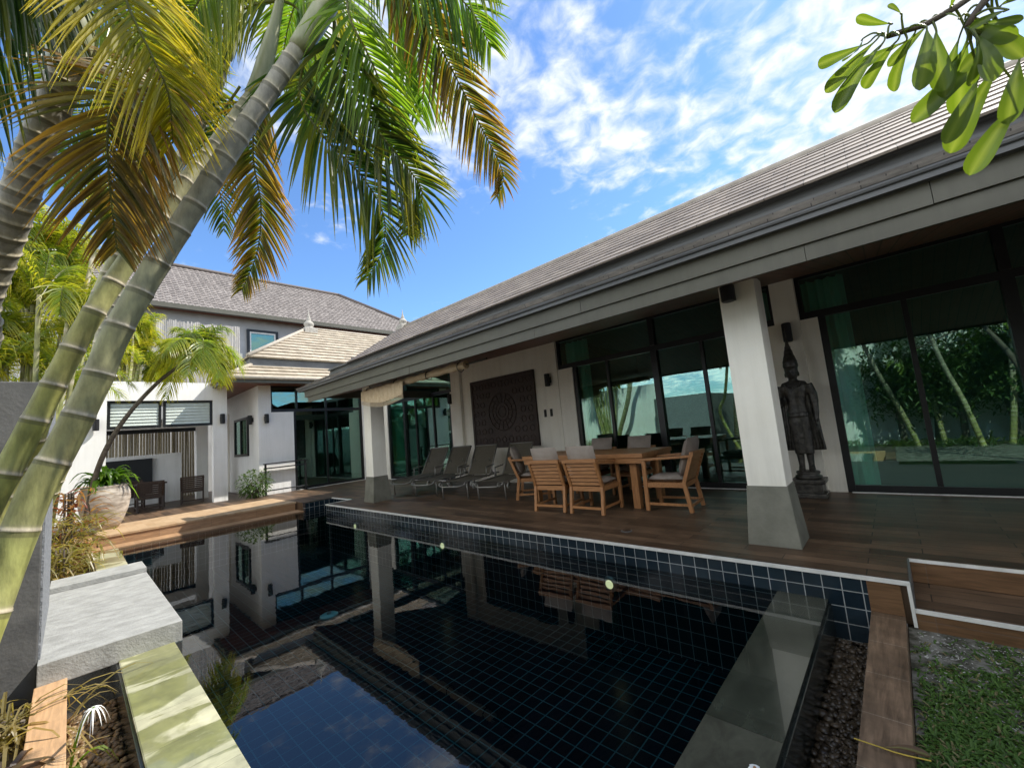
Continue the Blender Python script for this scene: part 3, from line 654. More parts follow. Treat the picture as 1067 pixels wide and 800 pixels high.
# ------------------------------------------------------------------ house behind, slat screen
bgh = thing('neighbour_house', 'grey two storey house with a wide hipped brown roof behind the pavilion', 'house', (-27,9,gz))
b = MB(); b.box(-33,-22.6,-4,16.6,gz,8.0); b.build('wall', X['greywall'], bgh)
b = MB()
vf = Vector((-1,0,.72)).normalized(); tiles(b, (-22,-8,8.06), (0,1,0), vf, (vf.z,0,-vf.x), 25.3, 19, .34, .03, r=lambda q: -q*abs(vf.x), wave=(.24,.028))
vs = Vector((0,-1,.72)).normalized(); tiles(b, (-32,17.3,8.06), (1,0,0), vs, (0,vs.z,-vs.y), 10, 19, .34, .03, l=lambda q: q*abs(vs.y), r=lambda q: -q*abs(vs.y), wave=(.24,.028))
b.quad((-27,-8,11.62),(-27,12.4,11.62),(-33,17.4,7.9),(-33,-8,7.9))
b.build('roof', X['roofbg'], bgh)
b = MB(); b.box(-22.1,-21.9,-8,17.3,7.86,8.06); b.box(-32,-22.101,17.1,17.3,7.86,8.06); b.build('fascia', X['fascia'], bgh)
b = MB(); b.quad((-33,-8,7.92),(-22.05,-8,7.92),(-22.05,17.2,7.92),(-33,17.2,7.92)); b.build('soffit', X['soffit'], bgh)
b = MB(); b.tube([(-27,-8,11.72),(-27,12.4,11.72)],.12,8); b.tube([(-27,12.4,11.72),(-22,17.3,8.15)],.12,8); b.build('ridge_cap', X['roofbg'], bgh, smooth=True)
def bgwin(y0,y1,z0,z1):
    m = MB(); x = -22.58; m.box(x,x+.08,y0,y1,z0-.12,z0); m.box(x,x+.08,y0,y1,z1,z1+.12); m.box(x,x+.08,y0-.12,y0-.001,z0-.12,z1+.12); m.box(x,x+.08,y1+.001,y1+.12,z0-.12,z1+.12)
    f = m.build('window', X['black'], bgh)
    m = MB(); m.box(x+.005,x+.06,y0,y0+.06,z0,z1); m.box(x+.005,x+.06,y1-.06,y1,z0,z1); m.box(x+.005,x+.06,y0+.061,y1-.061,z1-.07,z1); m.box(x+.005,x+.06,y0+.061,y1-.061,z0,z0+.07); m.build('sash', X['trim'], f)
    m = MB(); m.box(x+.01,x+.02,y0+.05,y1-.05,z0+.05,z1-.05); m.build('glass_pane', X['glass'], f)
bgwin(5.85,7.0,5.6,7.3); bgwin(.4,1.3,4.9,6.3)
r = random.Random(5)
b = MB()
for i in range(44):
    y = 2.1+i*.062; w_ = r.uniform(.035,.052); h = r.uniform(.7,1.15); c = (.40*h,.375*h,.345*h)
    b.box(-19.98+r.uniform(-.015,.015),-19.94,y,y+w_,3.6,6.75+r.uniform(-.05,.05),c)
o = b.build('slat_screen', X['slatwood']); tag(o, 'tall screen of weathered grey vertical timber slats above the shelter', 'screen')

# ------------------------------------------------------------------ open shelter (gazebo)
gz_ = thing('garden_shelter', 'white flat roofed open shelter with grey louvered shutters', 'shelter', (-17.3,1.6,0))
b = MB(); b.box(-15.5,-15.27,2.95,3.31,0,3.09); b.build('post', X['plaster_cool'], gz_)
b = MB(); b.box(-15.5,-15.27,-.75,.62,0,3.09); b.build('front_wall', X['plaster_cool'], gz_)
b = MB(); b.box(-15.6,-15.27,-.75,3.31,3.0905,3.62); b.build('roof_beam', X['plaster_cool'], gz_)
b = MB(); b.box(-20,-15.601,-.75,3.31,3.40,3.58); b.build('roof', X['plaster_cool'], gz_)
b = MB(); b.box(-17.75,-17.45,2.9,3.22,0,3.399); b.build('post', X['plaster_cool'], gz_)
b = MB(); b.box(-17.72,-17.5,-.6,2.899,2.42,2.62); b.build('rear_beam', X['plaster_cool'], gz_)
b = MB(); b.box(-18.45,-18.3,-.5,2.62,0,1.62); b.build('half_wall', X['plaster_cool'], gz_)
b = MB(); b.box(-17.70,-17.6,-.6,2.898,2.30,2.419); b.build('rail', X['black'], gz_)
for y0, y1 in ((.63,1.74),(1.78,2.94)):
    m = MB(); xa, xb = -15.42, -15.34
    m.box(xa,xb,y0,y0+.06,2.33,3.085); m.box(xa,xb,y1-.06,y1,2.33,3.085); m.box(xa,xb,y0+.0605,y1-.0605,2.33,2.40); m.box(xa,xb,y0+.0605,y1-.0605,3.03,3.085)
    s_ = m.build('shutter', X['black'], gz_)
    m = MB()
    for k in range(7):
        z = 2.405+k*.089; m.beam((-15.375,y0+.062,z+.045),(-15.375,y1-.062,z+.045),.014,.098,(-.28,0,1))
    m.build('louver_blades', X['louver'], s_)
def lamp(x, y, z, nrm, label, h=.30, w=.13):
    t = thing('wall_lamp', label, 'lamp', (x,y,z), 'black wall lamps')
    n = Vector(nrm); s_ = Vector((-n.y,n.x,0))
    m = MB(); c = Vector((x,y,z)); m.beam(c-s_*.05+n*.012-Vector((0,0,.0)), c+s_*.05+n*.012, .024, .14, (0,0,1)); m.build('bracket', X['blackm'], t)
    m = MB(); cc = c+n*.095; m.tube([cc-Vector((0,0,h/2)),cc-Vector((0,0,h/2-.012)),cc+Vector((0,0,h/2-.012)),cc+Vector((0,0,h/2))],[w/2-.012,w/2,w/2,w/2-.012],16); m.build('lamp_shade', X['blackm'], t, smooth=False)
    m = MB(); m.beam(c+n*.02, c+n*.06, .05, .05, (0,0,1)); m.build('arm', X['blackm'], t)
lamp(-15.27,3.17,2.50,(1,0,0),'black wall lamp on the right post of the white shelter')
lamp(-15.27,.42,2.45,(1,0,0),'black wall lamp on the white shelter wall left of the shutters')
lamp(-14.93,4.29,2.43,(1,0,0),'black wall lamp on the white front corner of the pavilion')
lamp(-15.5,4.08,2.45,(0,-1,0),'black wall lamp above the small dark side window of the pavilion')
lamp(-5.95,7.82,2.46,(0,-1,0),'black wall lamp on the white wall right of the carved panel')
lamp(-9.70,7.82,2.44,(0,-1,0),'black wall lamp on the narrow wall strip left of the carved panel')
lamp(-1.06,7.72,2.48,(0,-1,0),'black wall lamp above the statue head')
lamp(-1.10,4.74,2.56,(0,-1,0),'short black lamp at the top of the near white column',.17,.14)

# bamboo fence behind the shelter
r = random.Random(9); b = MB()
for i in range(64):
    y = -1.6+i*.078; k = r.uniform(.55,1.2); c = (.34*k,.29*k,.19*k)
    b.tube([(-19.6+r.uniform(-.02,.02),y,0),(-19.6,y+r.uniform(-.015,.015),2.95+r.uniform(-.1,.1))],.034,6,[c,c])
o = b.build('bamboo_fence', X['bamboo']); tag(o, 'fence of upright bamboo poles behind the shelter', 'fence')
b = MB(); b.box(-18.29,-18.2,.55,1.85,.35,1.5); o = b.build('outdoor_screen', X['black'], bevel=.01); tag(o, 'large black flat panel on the low wall inside the shelter', 'panel')

# ------------------------------------------------------------------ wall panel, switches, railing, awning
cp = thing('carved_panel', 'large dark carved wood panel with a round centre motif on the white wall', 'panel', (-7.58,7.8,.9))
X['carved'] = noisy('dark_carved_wood', (.018,.010,.008), (.055,.030,.022), .55, 22, 8, bump=.9, bscale=34)
b = MB(); b.box(-8.77,-6.40,7.775,7.815,.92,2.80); b.build('board', X['carved'], cp)
b = MB(); b.box(-8.77,-6.4,7.755,7.774,2.72,2.80); b.box(-8.77,-6.4,7.755,7.774,.92,1.0); b.box(-8.77,-8.69,7.755,7.774,1.001,2.719); b.box(-6.48,-6.4,7.755,7.774,1.001,2.719); b.build('frame', X['carved'], cp)
b = MB()
def ring(m, cx, cz, y, r0, wd):
    n = 36
    m.tube([(cx+r0*math.cos(2*math.pi*k/n), y, cz+r0*math.sin(2*math.pi*k/n)) for k in range(n+1)], wd, 6, caps=False)
for rr in (.14,.24,.36,.50): ring(b,-7.585,1.86,7.77,rr,.012)
for k in range(16):
    a = 2*math.pi*k/16; b.tube([(-7.585+.25*math.cos(a),7.77,1.86+.25*math.sin(a)),(-7.585+.48*math.cos(a),7.77,1.86+.48*math.sin(a))],.012,5)
for ix in range(9):
    for iz in range(7):
        cx, cz = -8.58+ix*.249, 1.12+iz*.247
        if math.hypot(cx+7.585, cz-1.86) > .58: ring(b, cx, cz, 7.772, .075, .010)
b.build('carving', X['carved'], cp)
for i, xx in enumerate((-6.17,-5.985)):
    t = thing('switch_plate', 'dark switch plate on the white wall, %s' % ('nearer the carved panel' if i == 0 else 'farther from the carved panel'), 'switch', (xx,7.8,1.68), 'switch plates on the wall')
    m = MB(); m.box(xx-.035,xx+.035,7.805,7.819,1.59,1.77); m.build('plate', X['black'], t, bevel=.004)
    m = MB(); m.box(xx-.018,xx+.018,7.798,7.8045,1.64,1.72); m.build('rocker', X['blackm'], t)
rl = thing('metal_railing', 'short black metal rail beside the pavilion half wall', 'railing', (-14.6,4.6,0))
b = MB(); b.beam((-14.75,4.15,.98),(-14.75,5.45,.98),.16,.03); b.build('shelf', X['black'], rl)
b = MB(); b.tube([(-14.75,4.15,.84),(-14.75,5.45,.84)],.02,8); b.build('rail', X['black'], rl)
b = MB(); b.tube([(-14.75,4.15,.14),(-14.75,5.45,.14)],.02,8); b.build('rail', X['black'], rl)
for yy in (4.2,5.4):
    b = MB(); b.beam((-14.75,yy,0),(-14.75,yy,.965),.05,.05,(1,0,0)); b.box(-14.83,-14.67,yy-.05,yy+.05,0,.02); b.build('post', X['black'], rl)
aw = thing('rolled_awning', 'rolled woven reed awning hanging under the eave near the far column', 'awning', (-6.8,4.4,2.2))
b = MB(); pts = [(-8.5,4.42,2.455),(-7.6,4.42,2.46),(-6.8,4.42,2.475),(-5.05,4.42,2.49)]; pp, _ = catmull(pts, 40); b.tube(pp, [.066+.008*math.sin(i*1.3) for i in range(40)], 12); b.build('roll', X['reed'], aw)
b = MB(); n = 40; top = []; bot = []
for i in range(n+1):
    u = i/n; x = -8.48+1.68*u; sag = .14+.10*math.sin(math.pi*u)+.05*u
    top.append((x,4.31+.012*math.sin(i*1.1),2.47)); bot.append((x,4.305+.02*math.sin(i*1.7),2.42-sag))
for i in range(n):
    b.quad(top[i],top[i+1],bot[i+1],bot[i]); b.quad(tuple(Vector(top[i])+Vector((0,.012,0))),tuple(Vector(bot[i])+Vector((0,.012,0))),tuple(Vector(bot[i+1])+Vector((0,.012,0))),tuple(Vector(top[i+1])+Vector((0,.012,0))))
b.build('flap', X['reed'], aw)
b = MB()
for i in range(60):
    u = i/59; x = -8.46+1.64*u; sag = .14+.10*math.sin(math.pi*u)+.05*u; b.beam((x,4.31,2.42-sag),(x+.004,4.31,2.42-sag-.09),.010,.004,(0,1,0))
b.build('fringe', X['reed'], aw)
b = MB(); b.tube([(-5.05,4.42,2.49),(-4.55,4.42,2.50)],.016,8); b.tube([(-8.5,4.42,2.455),(-8.62,4.42,2.455)],.02,8); b.build('rod', X['black'], aw)
for xx in (-8.3,-7.2,-6.1,-5.2):
    b = MB(); b.tube([(xx,4.42,2.56),(xx,4.42,2.60),(xx,4.42,soffz(4.42)+.02)],.007,6); b.tube([(xx+.0,4.42+.078*math.cos(a),2.47+.078*math.sin(a)) for a in [k*.35 for k in range(19)]],.008,5,caps=False); b.build('cord', X['black'], aw)

# curtains
def curtain(x0, x1, z0, z1, y, label, flare=0.0):
    m = MB(); n = 60; rows = 10; idx = []
    for j in range(rows+1):
        w_ = j/rows; row = []
        for i in range(n+1):
            u = i/n; x = x0+(x1-x0)*u+flare*(1-w_)**2*(u-.5)
            row.append(m.av((x, y+.06*math.sin(u*26+.5*math.sin(w_*3))+.015*math.sin(u*61+w_), z0+(z1-z0)*w_)))
        idx.append(row)
    for j in range(rows):
        for i in range(n): m.f.append([idx[j][i],idx[j][i+1],idx[j+1][i+1],idx[j+1][i]])
    o = m.build('curtain', X['curtain'], smooth=True); tag(o, label, 'curtain', 'pale curtains behind the dark glass')
curtain(-13.75,-12.9,.03,3.3,8.12,'pale green curtain at the left end of the window by the far column')
curtain(-10.2,-9.75,.03,3.3,8.12,'pale green curtain beside the lamp left of the carved panel')
curtain(-5.62,-5.0,.03,3.3,8.12,'pale green curtain at the left end of the window behind the dining table')
curtain(-2.05,-1.3,.03,3.3,8.12,'pale green curtain just left of the near white column')
curtain(-.85,-.3,.03,3.3,8.12,'pale green curtain at the left end of the window right of the statue')

# pool lamps, drains
for xx, zz, lab in ((-2.59,-.45,'round lit pool lamp nearest the right end of the tiled pool wall'),(-5.63,-.40,'small lit pool lamp halfway along the tiled pool wall'),(-8.64,-.365,'small lit pool lamp near the far corner of the pool')):
    t = thing('pool_lamp', lab, 'lamp', (xx,4.13,zz), 'pool lamps along the tiled wall')
    m = MB(); m.lathe([(.085,0),(.085,.02),(.07,.03)], (0,0,0), 20); m.xform(Matrix.Translation((xx,4.149,zz)) @ Matrix.Rotation(R(90),4,'X')); m.build('rim', X['steel'], t)
    m = MB(); m.lathe([(.048,0),(.038,.012)], (0,0,0), 18); m.xform(Matrix.Translation((xx,4.1185,zz)) @ Matrix.Rotation(R(90),4,'X')); m.build('lens', X['ledlamp'], t)
t = thing('floor_inlet', 'pale turquoise round fitting on the dark pool floor', 'fitting', (-6.22,2.53,FZ))
m = MB(); m.lathe([(.12,0),(.12,.02),(.09,.035)], (-6.22,2.53,FZ+.001), 20); m.build('cover', X['cyanlens'], t)
m = MB(); m.lathe([(.03,0),(.03,.02)], (-6.22,2.53,FZ+.0365), 12); m.build('screw', X['steel'], t)
t = thing('floor_drain', 'small steel drain grate on the dark pool floor', 'drain', (-5.77,2.7,FZ))
m = MB(); m.lathe([(.07,0),(.07,.015)], (-5.77,2.7,FZ+.001), 18); m.build('rim', X['steel'], t)
m = MB()
for k in range(4): m.box(-5.81,-5.73,2.665+k*.02,2.675+k*.02,FZ+.0165,FZ+.024)
m.build('grate', X['black'], t)
t = thing('deck_drain', 'small round drain cover set in the wood deck by the pool edge', 'drain', (-2.6,4.66,0))
m = MB(); m.lathe([(.07,0),(.07,.006),(.058,.008)], (-2.6,4.66,.001), 20); m.build('rim', X['trimgrey'], t)
m = MB(); m.lathe([(.05,0),(.05,.004)], (-2.6,4.66,.0095), 16); m.build('lid', X['deck'], t)

# ------------------------------------------------------------------ dining set
def armchair(name, label, wood, woodx, cushions=True, group=None):
    t = thing(name, label, 'chair', (0,0,0), group)
    w_, d = .268, .31
    for s_ in (-1,1):
        m = MB(); m.beam((s_*w_,d,0),(s_*w_,d-.01,.715),.045,.055,(0,1,0)); m.build('leg', wood, t, bevel=.004)
        m = MB(); m.beam((s_*w_,-d+.0,0),(s_*w_,-d+.06,.40),.045,.055,(0,1,0)); m.beam((s_*w_,-d+.06,.395),(s_*w_,-d-.09,.80),.045,.05,(0,1,0)); m.build('leg', wood, t, bevel=.004)
        m = MB(); m.beam((s_*w_,d+.03,.735),(s_*w_,-d-.07,.77),.06,.035,(0,0,1)); m.build('armrest', wood, t, bevel=.005)
        m = MB(); m.beam((s_*w_,d-.03,.10),(s_*w_,-d+.01,.10),.025,.035,(0,0,1)); m.build('stretcher', wood, t)
    m = MB(); m.beam((-w_+.024,-d-.01,.10),(w_-.024,-d-.01,.10),.028,.035); m.build('stretcher', woodx, t)
    m = MB()
    m.beam((-w_+.024,d,.37),(w_-.024,d,.37),.03,.07); m.beam((-w_+.024,-d+.06,.37),(w_-.024,-d+.06,.37),.03,.07)
    for s_ in (-1,1): m.beam((s_*(w_-.01),d-.03,.37),(s_*(w_-.01),-d+.08,.37),.028,.068)
    for k in range(7): m.beam((-w_+.03,-d+.13+k*.085,.395),(w_-.03,-d+.13+k*.085,.395),.06,.015)
    m.build('seat_frame', woodx, t)
    m = MB()
    for k in range(6):
        z = .45+k*.058; y = -d+.06-(z-.40)*.375; m.beam((-w_+.024,y,z),(w_-.024,y,z),.016,.048)
    m.beam((-w_-.022,-d-.092,.80),(w_+.022,-d-.092,.80),.05,.055); m.build('backrest', woodx, t)
    if cushions:
        m = MB(); m.cushion(-w_+.03,w_-.03,-d+.07,d-.01,.40,.50,.35); m.build('seat_cushion', X['cushion'], t, smooth=True)
        m = MB(); m.cushion(-w_+.025,w_-.025,-.28,.28,-.07,.07,.5)
        m.xform(Matrix.Translation((0,-d+.025,.755)) @ Matrix.Rotation(R(108.0),4,'X')); m.build('back_cushion', X['cushion'], t, smooth=True)
    return t
G1 = 'teak dining chairs around the table'
ch = armchair('dining_chair', 'teak dining chair with its back to the pool, right of the pair', X['teak'], X['teakx'], True, G1)
reg(ch)
def put(o, x, y, rz, label=None): o.location = (x,y,0); o.rotation_euler = (0,0,R(rz)); o['label'] = label or o['label']; return o
put(ch,-3.575,5.585,3)
for x, y, rz, lab in ((-4.27,5.55,7,'teak dining chair with its back to the pool, left of the pair, its cushion leaning'),
                      (-2.55,6.10,93,'teak dining chair at the right end of the table, nearest the white column'),
                      (-5.42,6.28,-57,'teak dining chair at the left end of the table, beside the loungers'),
                      (-4.52,7.15,180,'dining chair on the window side of the table, farther from the column'),
                      (-3.70,7.15,178,'dining chair on the window side of the table, nearer the column')):
    put(copy_tree(ch), x, y, rz, lab)
tb = thing('dining_table', 'solid teak dining table with a thick top on the shaded deck', 'table', (-4.05,6.32,0))
b = MB()
for k in range(6): b.box(-5.22,-2.83,5.78+k*.187,5.78+k*.187+.184,.77,.835)
b.build('tabletop', X['teakx'], tb, bevel=.005)
b = MB(); b.box(-5.2,-2.85,5.80,5.835,.685,.7695); b.box(-5.2,-2.85,6.845,6.88,.685,.7695); b.box(-2.885,-2.85,5.836,6.844,.685,.7695); b.box(-5.2,-5.165,5.836,6.844,.685,.7695); b.build('apron', X['teakx'], tb)
for xx in (-5.03,-3.05):
    for yy in (5.93,6.75):
        b = MB(); b.beam((xx,yy,0),(xx,yy,.768),.11,.11,(1,0,0)); b.build('leg', X['teak'], tb, bevel=.006)

# ------------------------------------------------------------------ sun loungers
def lounger():
    t = thing('sun_lounger', 'sun lounger', 'sun lounger', (0,0,0), 'grey sun loungers lined up on the deck')
    w_ = .31; H = .36; Ls = 1.25; Lb = .84; a = R(53); zt = H+Lb*math.sin(a); yt = Ls+Lb*math.cos(a)
    m = MB()
    for s_ in (-1,1): m.tube([(s_*w_,.02,H-.05),(s_*w_,.10,H),(s_*w_,Ls+.45,H)],.017,8)
    m.tube([(-w_,.02,H-.05),(-.2,-.03,H-.075),(.2,-.03,H-.075),(w_,.02,H-.05)],.016,8); m.tube([(-w_,Ls+.45,H),(w_,Ls+.45,H)],.016,8); m.tube([(-w_,Ls-.02,H-.02),(w_,Ls-.02,H-.02)],.014,8)
    m.build('frame', X['alu'], t, smooth=True)
    for s_ in (-1,1):
        m = MB(); m.tube([(s_*w_,.17,0),(s_*w_,.14,H)],.017,8); m.build('leg', X['alu'], t, smooth=True)
        m = MB(); m.tube([(s_*w_,Ls+.32,.07),(s_*w_,Ls+.28,H)],.017,8); m.build('leg', X['alu'], t, smooth=True)
        m = MB(); m.tube([(s_*(w_+.035),Ls-.28,H-.02),(s_*(w_+.035),Ls-.25,H+.20),(s_*(w_+.035),Ls+.14,H+.22)],.016,8); m.build('armrest', X['alu'], t, smooth=True)
        m = MB(); m.lathe([(.02,-.02),(.065,-.016),(.07,0),(.065,.016),(.02,.02)],(0,0,0),16); m.xform(Matrix.Translation((s_*(w_+.03),Ls+.32,.07)) @ Matrix.Rotation(R(90),4,'Y')); m.build('wheel', X['hub'], t)
    m = MB(); n = 10
    for k in range(n):
        y0, y1 = .08+(Ls-.1)*k/n, .08+(Ls-.1)*(k+1)/n
        f = lambda y: H+.012-.02*math.sin(math.pi*(y-.08)/Ls)
        m.quad((-w_+.01,y0,f(y0)),(w_-.01,y0,f(y0)),(w_-.01,y1,f(y1)),(-w_+.01,y1,f(y1))); m.quad((-w_+.01,y1,f(y1)-.008),(w_-.01,y1,f(y1)-.008),(w_-.01,y0,f(y0)-.008),(-w_+.01,y0,f(y0)-.008))
    m.build('sling', X['sling'], t)
    m = MB(); p, q = Vector((0,Ls,H+.02)), Vector((0,yt,zt)); d = (q-p).normalized(); nn = Vector((0,-d.z,d.y))
    for k in range(8):
        a0, a1 = p.lerp(q,k/8), p.lerp(q,(k+1)/8); h0, h1 = -.025*math.sin(math.pi*k/8), -.025*math.sin(math.pi*(k+1)/8)
        A, B = a0+nn*h0, a1+nn*h1; s_ = Vector((w_-.015,0,0))
        m.quad(A-s_,A+s_,B+s_,B-s_); m.quad(B-s_-nn*.008,B+s_-nn*.008,A+s_-nn*.008,A-s_-nn*.008)
    br = m.build('backrest', X['sling'], t)
    m = MB()
    for s_ in (-1,1): m.tube([(s_*w_*.97,Ls,H),(s_*w_*.97,yt,zt)],.016,8)
    m.tube([(-w_*.97,yt,zt),(w_*.97,yt,zt)],.016,8); m.build('back_frame', X['alu'], br, smooth=True)
    m = MB(); m.tube([(-.2,Ls+.33,H),(-.2,Ls+.21,H+.38)],.011,6); m.tube([(.2,Ls+.33,H),(.2,Ls+.21,H+.38)],.011,6); m.build('prop', X['alu'], t)
    return t
lg = lounger(); reg(lg)
for i, (x, y, rz, lab) in enumerate(((-9.12,5.52,17,'sun lounger nearest the far column, its back lowest in view'),(-8.16,5.50,16,'second sun lounger from the far column'),(-7.03,5.46,19,'sun lounger in front of the carved panel, its foot clear of the others'),(-6.05,5.6,17,'sun lounger half hidden behind the dining chairs'))):
    put(lg if i == 0 else copy_tree(lg), x, y, rz, lab)

# dark set in the shelter
G2 = 'dark wooden chairs in the shelter'
dc = armchair('patio_chair', 'dark wooden chair at the right end of the shelter table, side on', X['darkteak'], X['darkteak'], False, G2)
reg(dc); put(dc,-16.4,2.62,80)
put(copy_tree(dc),-15.95,1.55,0+90,'dark wooden chair on the pool side of the shelter table'); 
put(copy_tree(dc),-17.6,1.3,-90,'dark wooden chair on the far side of the shelter table')
SH = bpy.data.objects
t = thing('patio_table', 'dark wooden table under the shelter roof', 'table', (-16.8,1.4,0))
b = MB(); b.box(-17.2,-16.35,.6,2.0,.70,.745); b.build('tabletop', X['darkteak'], t, bevel=.005)
for xx in (-17.12,-16.43):
    for yy in (.68,1.92):
        b = MB(); b.beam((xx,yy,0),(xx,yy,.699),.07,.07,(1,0,0)); b.build('leg', X['darkteak'], t)

# ------------------------------------------------------------------ standing bronze statue
st = thing('statue', 'dark bronze standing statue with pointed crown beside the window', 'statue', (-1.06,7.42,0))
cx, cyy = -1.06, 7.42
b = MB(); b.box(cx-.20,cx+.20,cyy-.19,cyy+.19,0,.06); b.box(cx-.165,cx+.165,cyy-.155,cyy+.155,.0605,.20); b.box(cx-.205,cx+.205,cyy-.19,cyy+.19,.2005,.255); b.build('pedestal', X['bronze'], st, bevel=.008)
b = MB(); b.lathe([(.15,.256),(.17,.275),(.165,.30),(.13,.32),(.15,.34),(.145,.362),(.12,.37)],(cx,cyy,0),24); b.build('lotus_base', X['bronze'], st, smooth=True)
b = MB()
for s_ in (-1,1):
    b.loft([(cx+s_*.062,cyy-.03,.365,.045,.085),(cx+s_*.062,cyy-.02,.40,.042,.065),(cx+s_*.058,cyy,.45,.038,.042),(cx+s_*.058,cyy,.62,.05,.052),(cx+s_*.056,cyy,.90,.062,.065)],14)
b.loft([(cx,cyy,.62,.12,.075),(cx,cyy,.72,.125,.08),(cx,cyy,.95,.135,.09),(cx,cyy,1.10,.145,.095),(cx,cyy,1.22,.14,.092),(cx,cyy,1.32,.115,.08),(cx,cyy,1.42,.125,.085),(cx,cyy,1.54,.155,.092),(cx,cyy,1.63,.175,.08),(cx,cyy,1.685,.15,.065),(cx,cyy,1.71,.06,.055),(cx,cyy-.005,1.77,.05,.05)],20)
b.loft([(cx,cyy-.02,1.735,.035,.05),(cx,cyy-.015,1.76,.065,.08),(cx,cyy-.01,1.82,.082,.095),(cx,cyy-.01,1.88,.088,.098),(cx,cyy,1.94,.086,.092),(cx,cyy,1.98,.075,.08)],20)
b.ball((cx,cyy-.112,1.845),.016,8,6,(1,1,2.0)); b.ball((cx,cyy-.10,1.80),.02,8,6,(1.5,.8,.5))
for s_ in (-1,1):
    b.ball((cx+s_*.086,cyy,1.80),.02,8,6,(.5,.8,2.2))     # long ears
    b.tube([(cx+s_*.17,cyy,1.635),(cx+s_*.215,cyy+.01,1.48),(cx+s_*.225,cyy-.01,1.36)],[.062,.057,.048],10)
# raised right hand, lowered left arm
b.tube([(cx-.225,cyy-.01,1.36),(cx-.20,cyy-.12,1.40),(cx-.19,cyy-.19,1.47)],[.042,.036,.03],10); b.ball((cx-.19,cyy-.205,1.525),.045,10,7,(1,.45,1.3))
for k in range(4): b.tube([(cx-.22+k*.02,cyy-.205,1.56),(cx-.222+k*.0215,cyy-.21,1.62+.01*(k in (1,2)))],.0085,6)
b.tube([(cx+.225,cyy-.01,1.36),(cx+.225,cyy-.03,1.22),(cx+.215,cyy-.05,1.10)],[.042,.036,.028],10); b.ball((cx+.213,cyy-.055,1.05),.038,10,7,(.5,.9,1.4))
for k in range(4): b.tube([(cx+.213,cyy-.085+k*.02,1.02),(cx+.212,cyy-.088+k*.021,.955)],.0085,6)
remesh(b.build('body', X['bronze'], st), .0105, 1)
b = MB()               # robe falling behind the body from the shoulders, flaring to the hem
b.loft([(cx,cyy+.05,.665,.262,.035),(cx,cyy+.05,.69,.262,.038),(cx,cyy+.048,.85,.250,.040),(cx,cyy+.045,1.05,.240,.042),(cx,cyy+.045,1.25,.232,.045),(cx,cyy+.045,1.42,.222,.05),(cx,cyy+.04,1.55,.20,.05),(cx,cyy+.03,1.64,.15,.045)],32)
for k in range(-6,7):
    if abs(k) < 3: continue
    xx = cx+k*.036; b.tube([(xx+k*.003,cyy+.018,.668),(xx,cyy+.012,1.0),(xx*.9+cx*.1,cyy+.01,1.38)],[.012,.010,.005],6)
b.build('robe', X['bronze'], st, smooth=True)
b = MB()
b.lathe([(.145,1.16),(.15,1.18),(.148,1.215),(.143,1.23)],(cx,cyy,0),24,False)
for z in (1.0,.9,.8,.72): b.box(cx-.035,cx+.035,cyy-.112,cyy-.088,z-.036,z+.036)
for k in range(11):
    a = math.pi*(k/10); b.ball((cx+.10*math.cos(a),cyy-.088-.004*math.sin(a),1.66-.06*math.sin(a)),.014,6,5)
b.build('ornament', X['bronze'], st)
b = MB(); b.lathe([(.089,1.905),(.097,1.92),(.099,1.95),(.094,1.975),(.095,2.0),(.085,2.03),(.076,2.07),(.062,2.11),(.055,2.16),(.040,2.20),(.042,2.215),(.028,2.25),(.020,2.30),(.021,2.315),(.012,2.34),(.008,2.44),(.003,2.52)],(cx,cyy,0),24); b.build('crown', X['bronze'], st, smooth=True)

# ------------------------------------------------------------------ plants
def leaflet(mb, B, d, nrm, L, w, droop, c0, c1, seg=5, fold=.3, curl=0.0):
    d = d.normalized(); wd = d.cross(nrm).normalized(); nn = wd.cross(d).normalized()
    prof = {5:(.45,1.0,.95,.78,.48,.04),4:(.5,1.0,.88,.55,.04),3:(.6,1.0,.6,.04)}[seg]
    prev = None; g = Vector((0,0,-1))
    for k in range(seg+1):
        q = k/seg; P = B+d*(L*q*(1-.12*droop*q))+g*(droop*L*q*q)+nn*(curl*L*q*q)
        h = w*prof[k]*.5; c = mixc(c0,c1,q*q)
        row = [mb.av(P-wd*h,c), mb.av(P-nn*(h*fold*2),c), mb.av(P+wd*h,c)]
        if prev:
            mb.f.append([prev[0],prev[1],row[1],row[0]]); mb.f.append([prev[1],prev[2],row[2],row[1]])
        prev = row
GREEN, DGREEN, LIME, YEL, ORA, BRN = (.050,.105,.016),(.022,.055,.012),(.12,.20,.020),(.42,.36,.025),(.48,.24,.03),(.16,.085,.03)
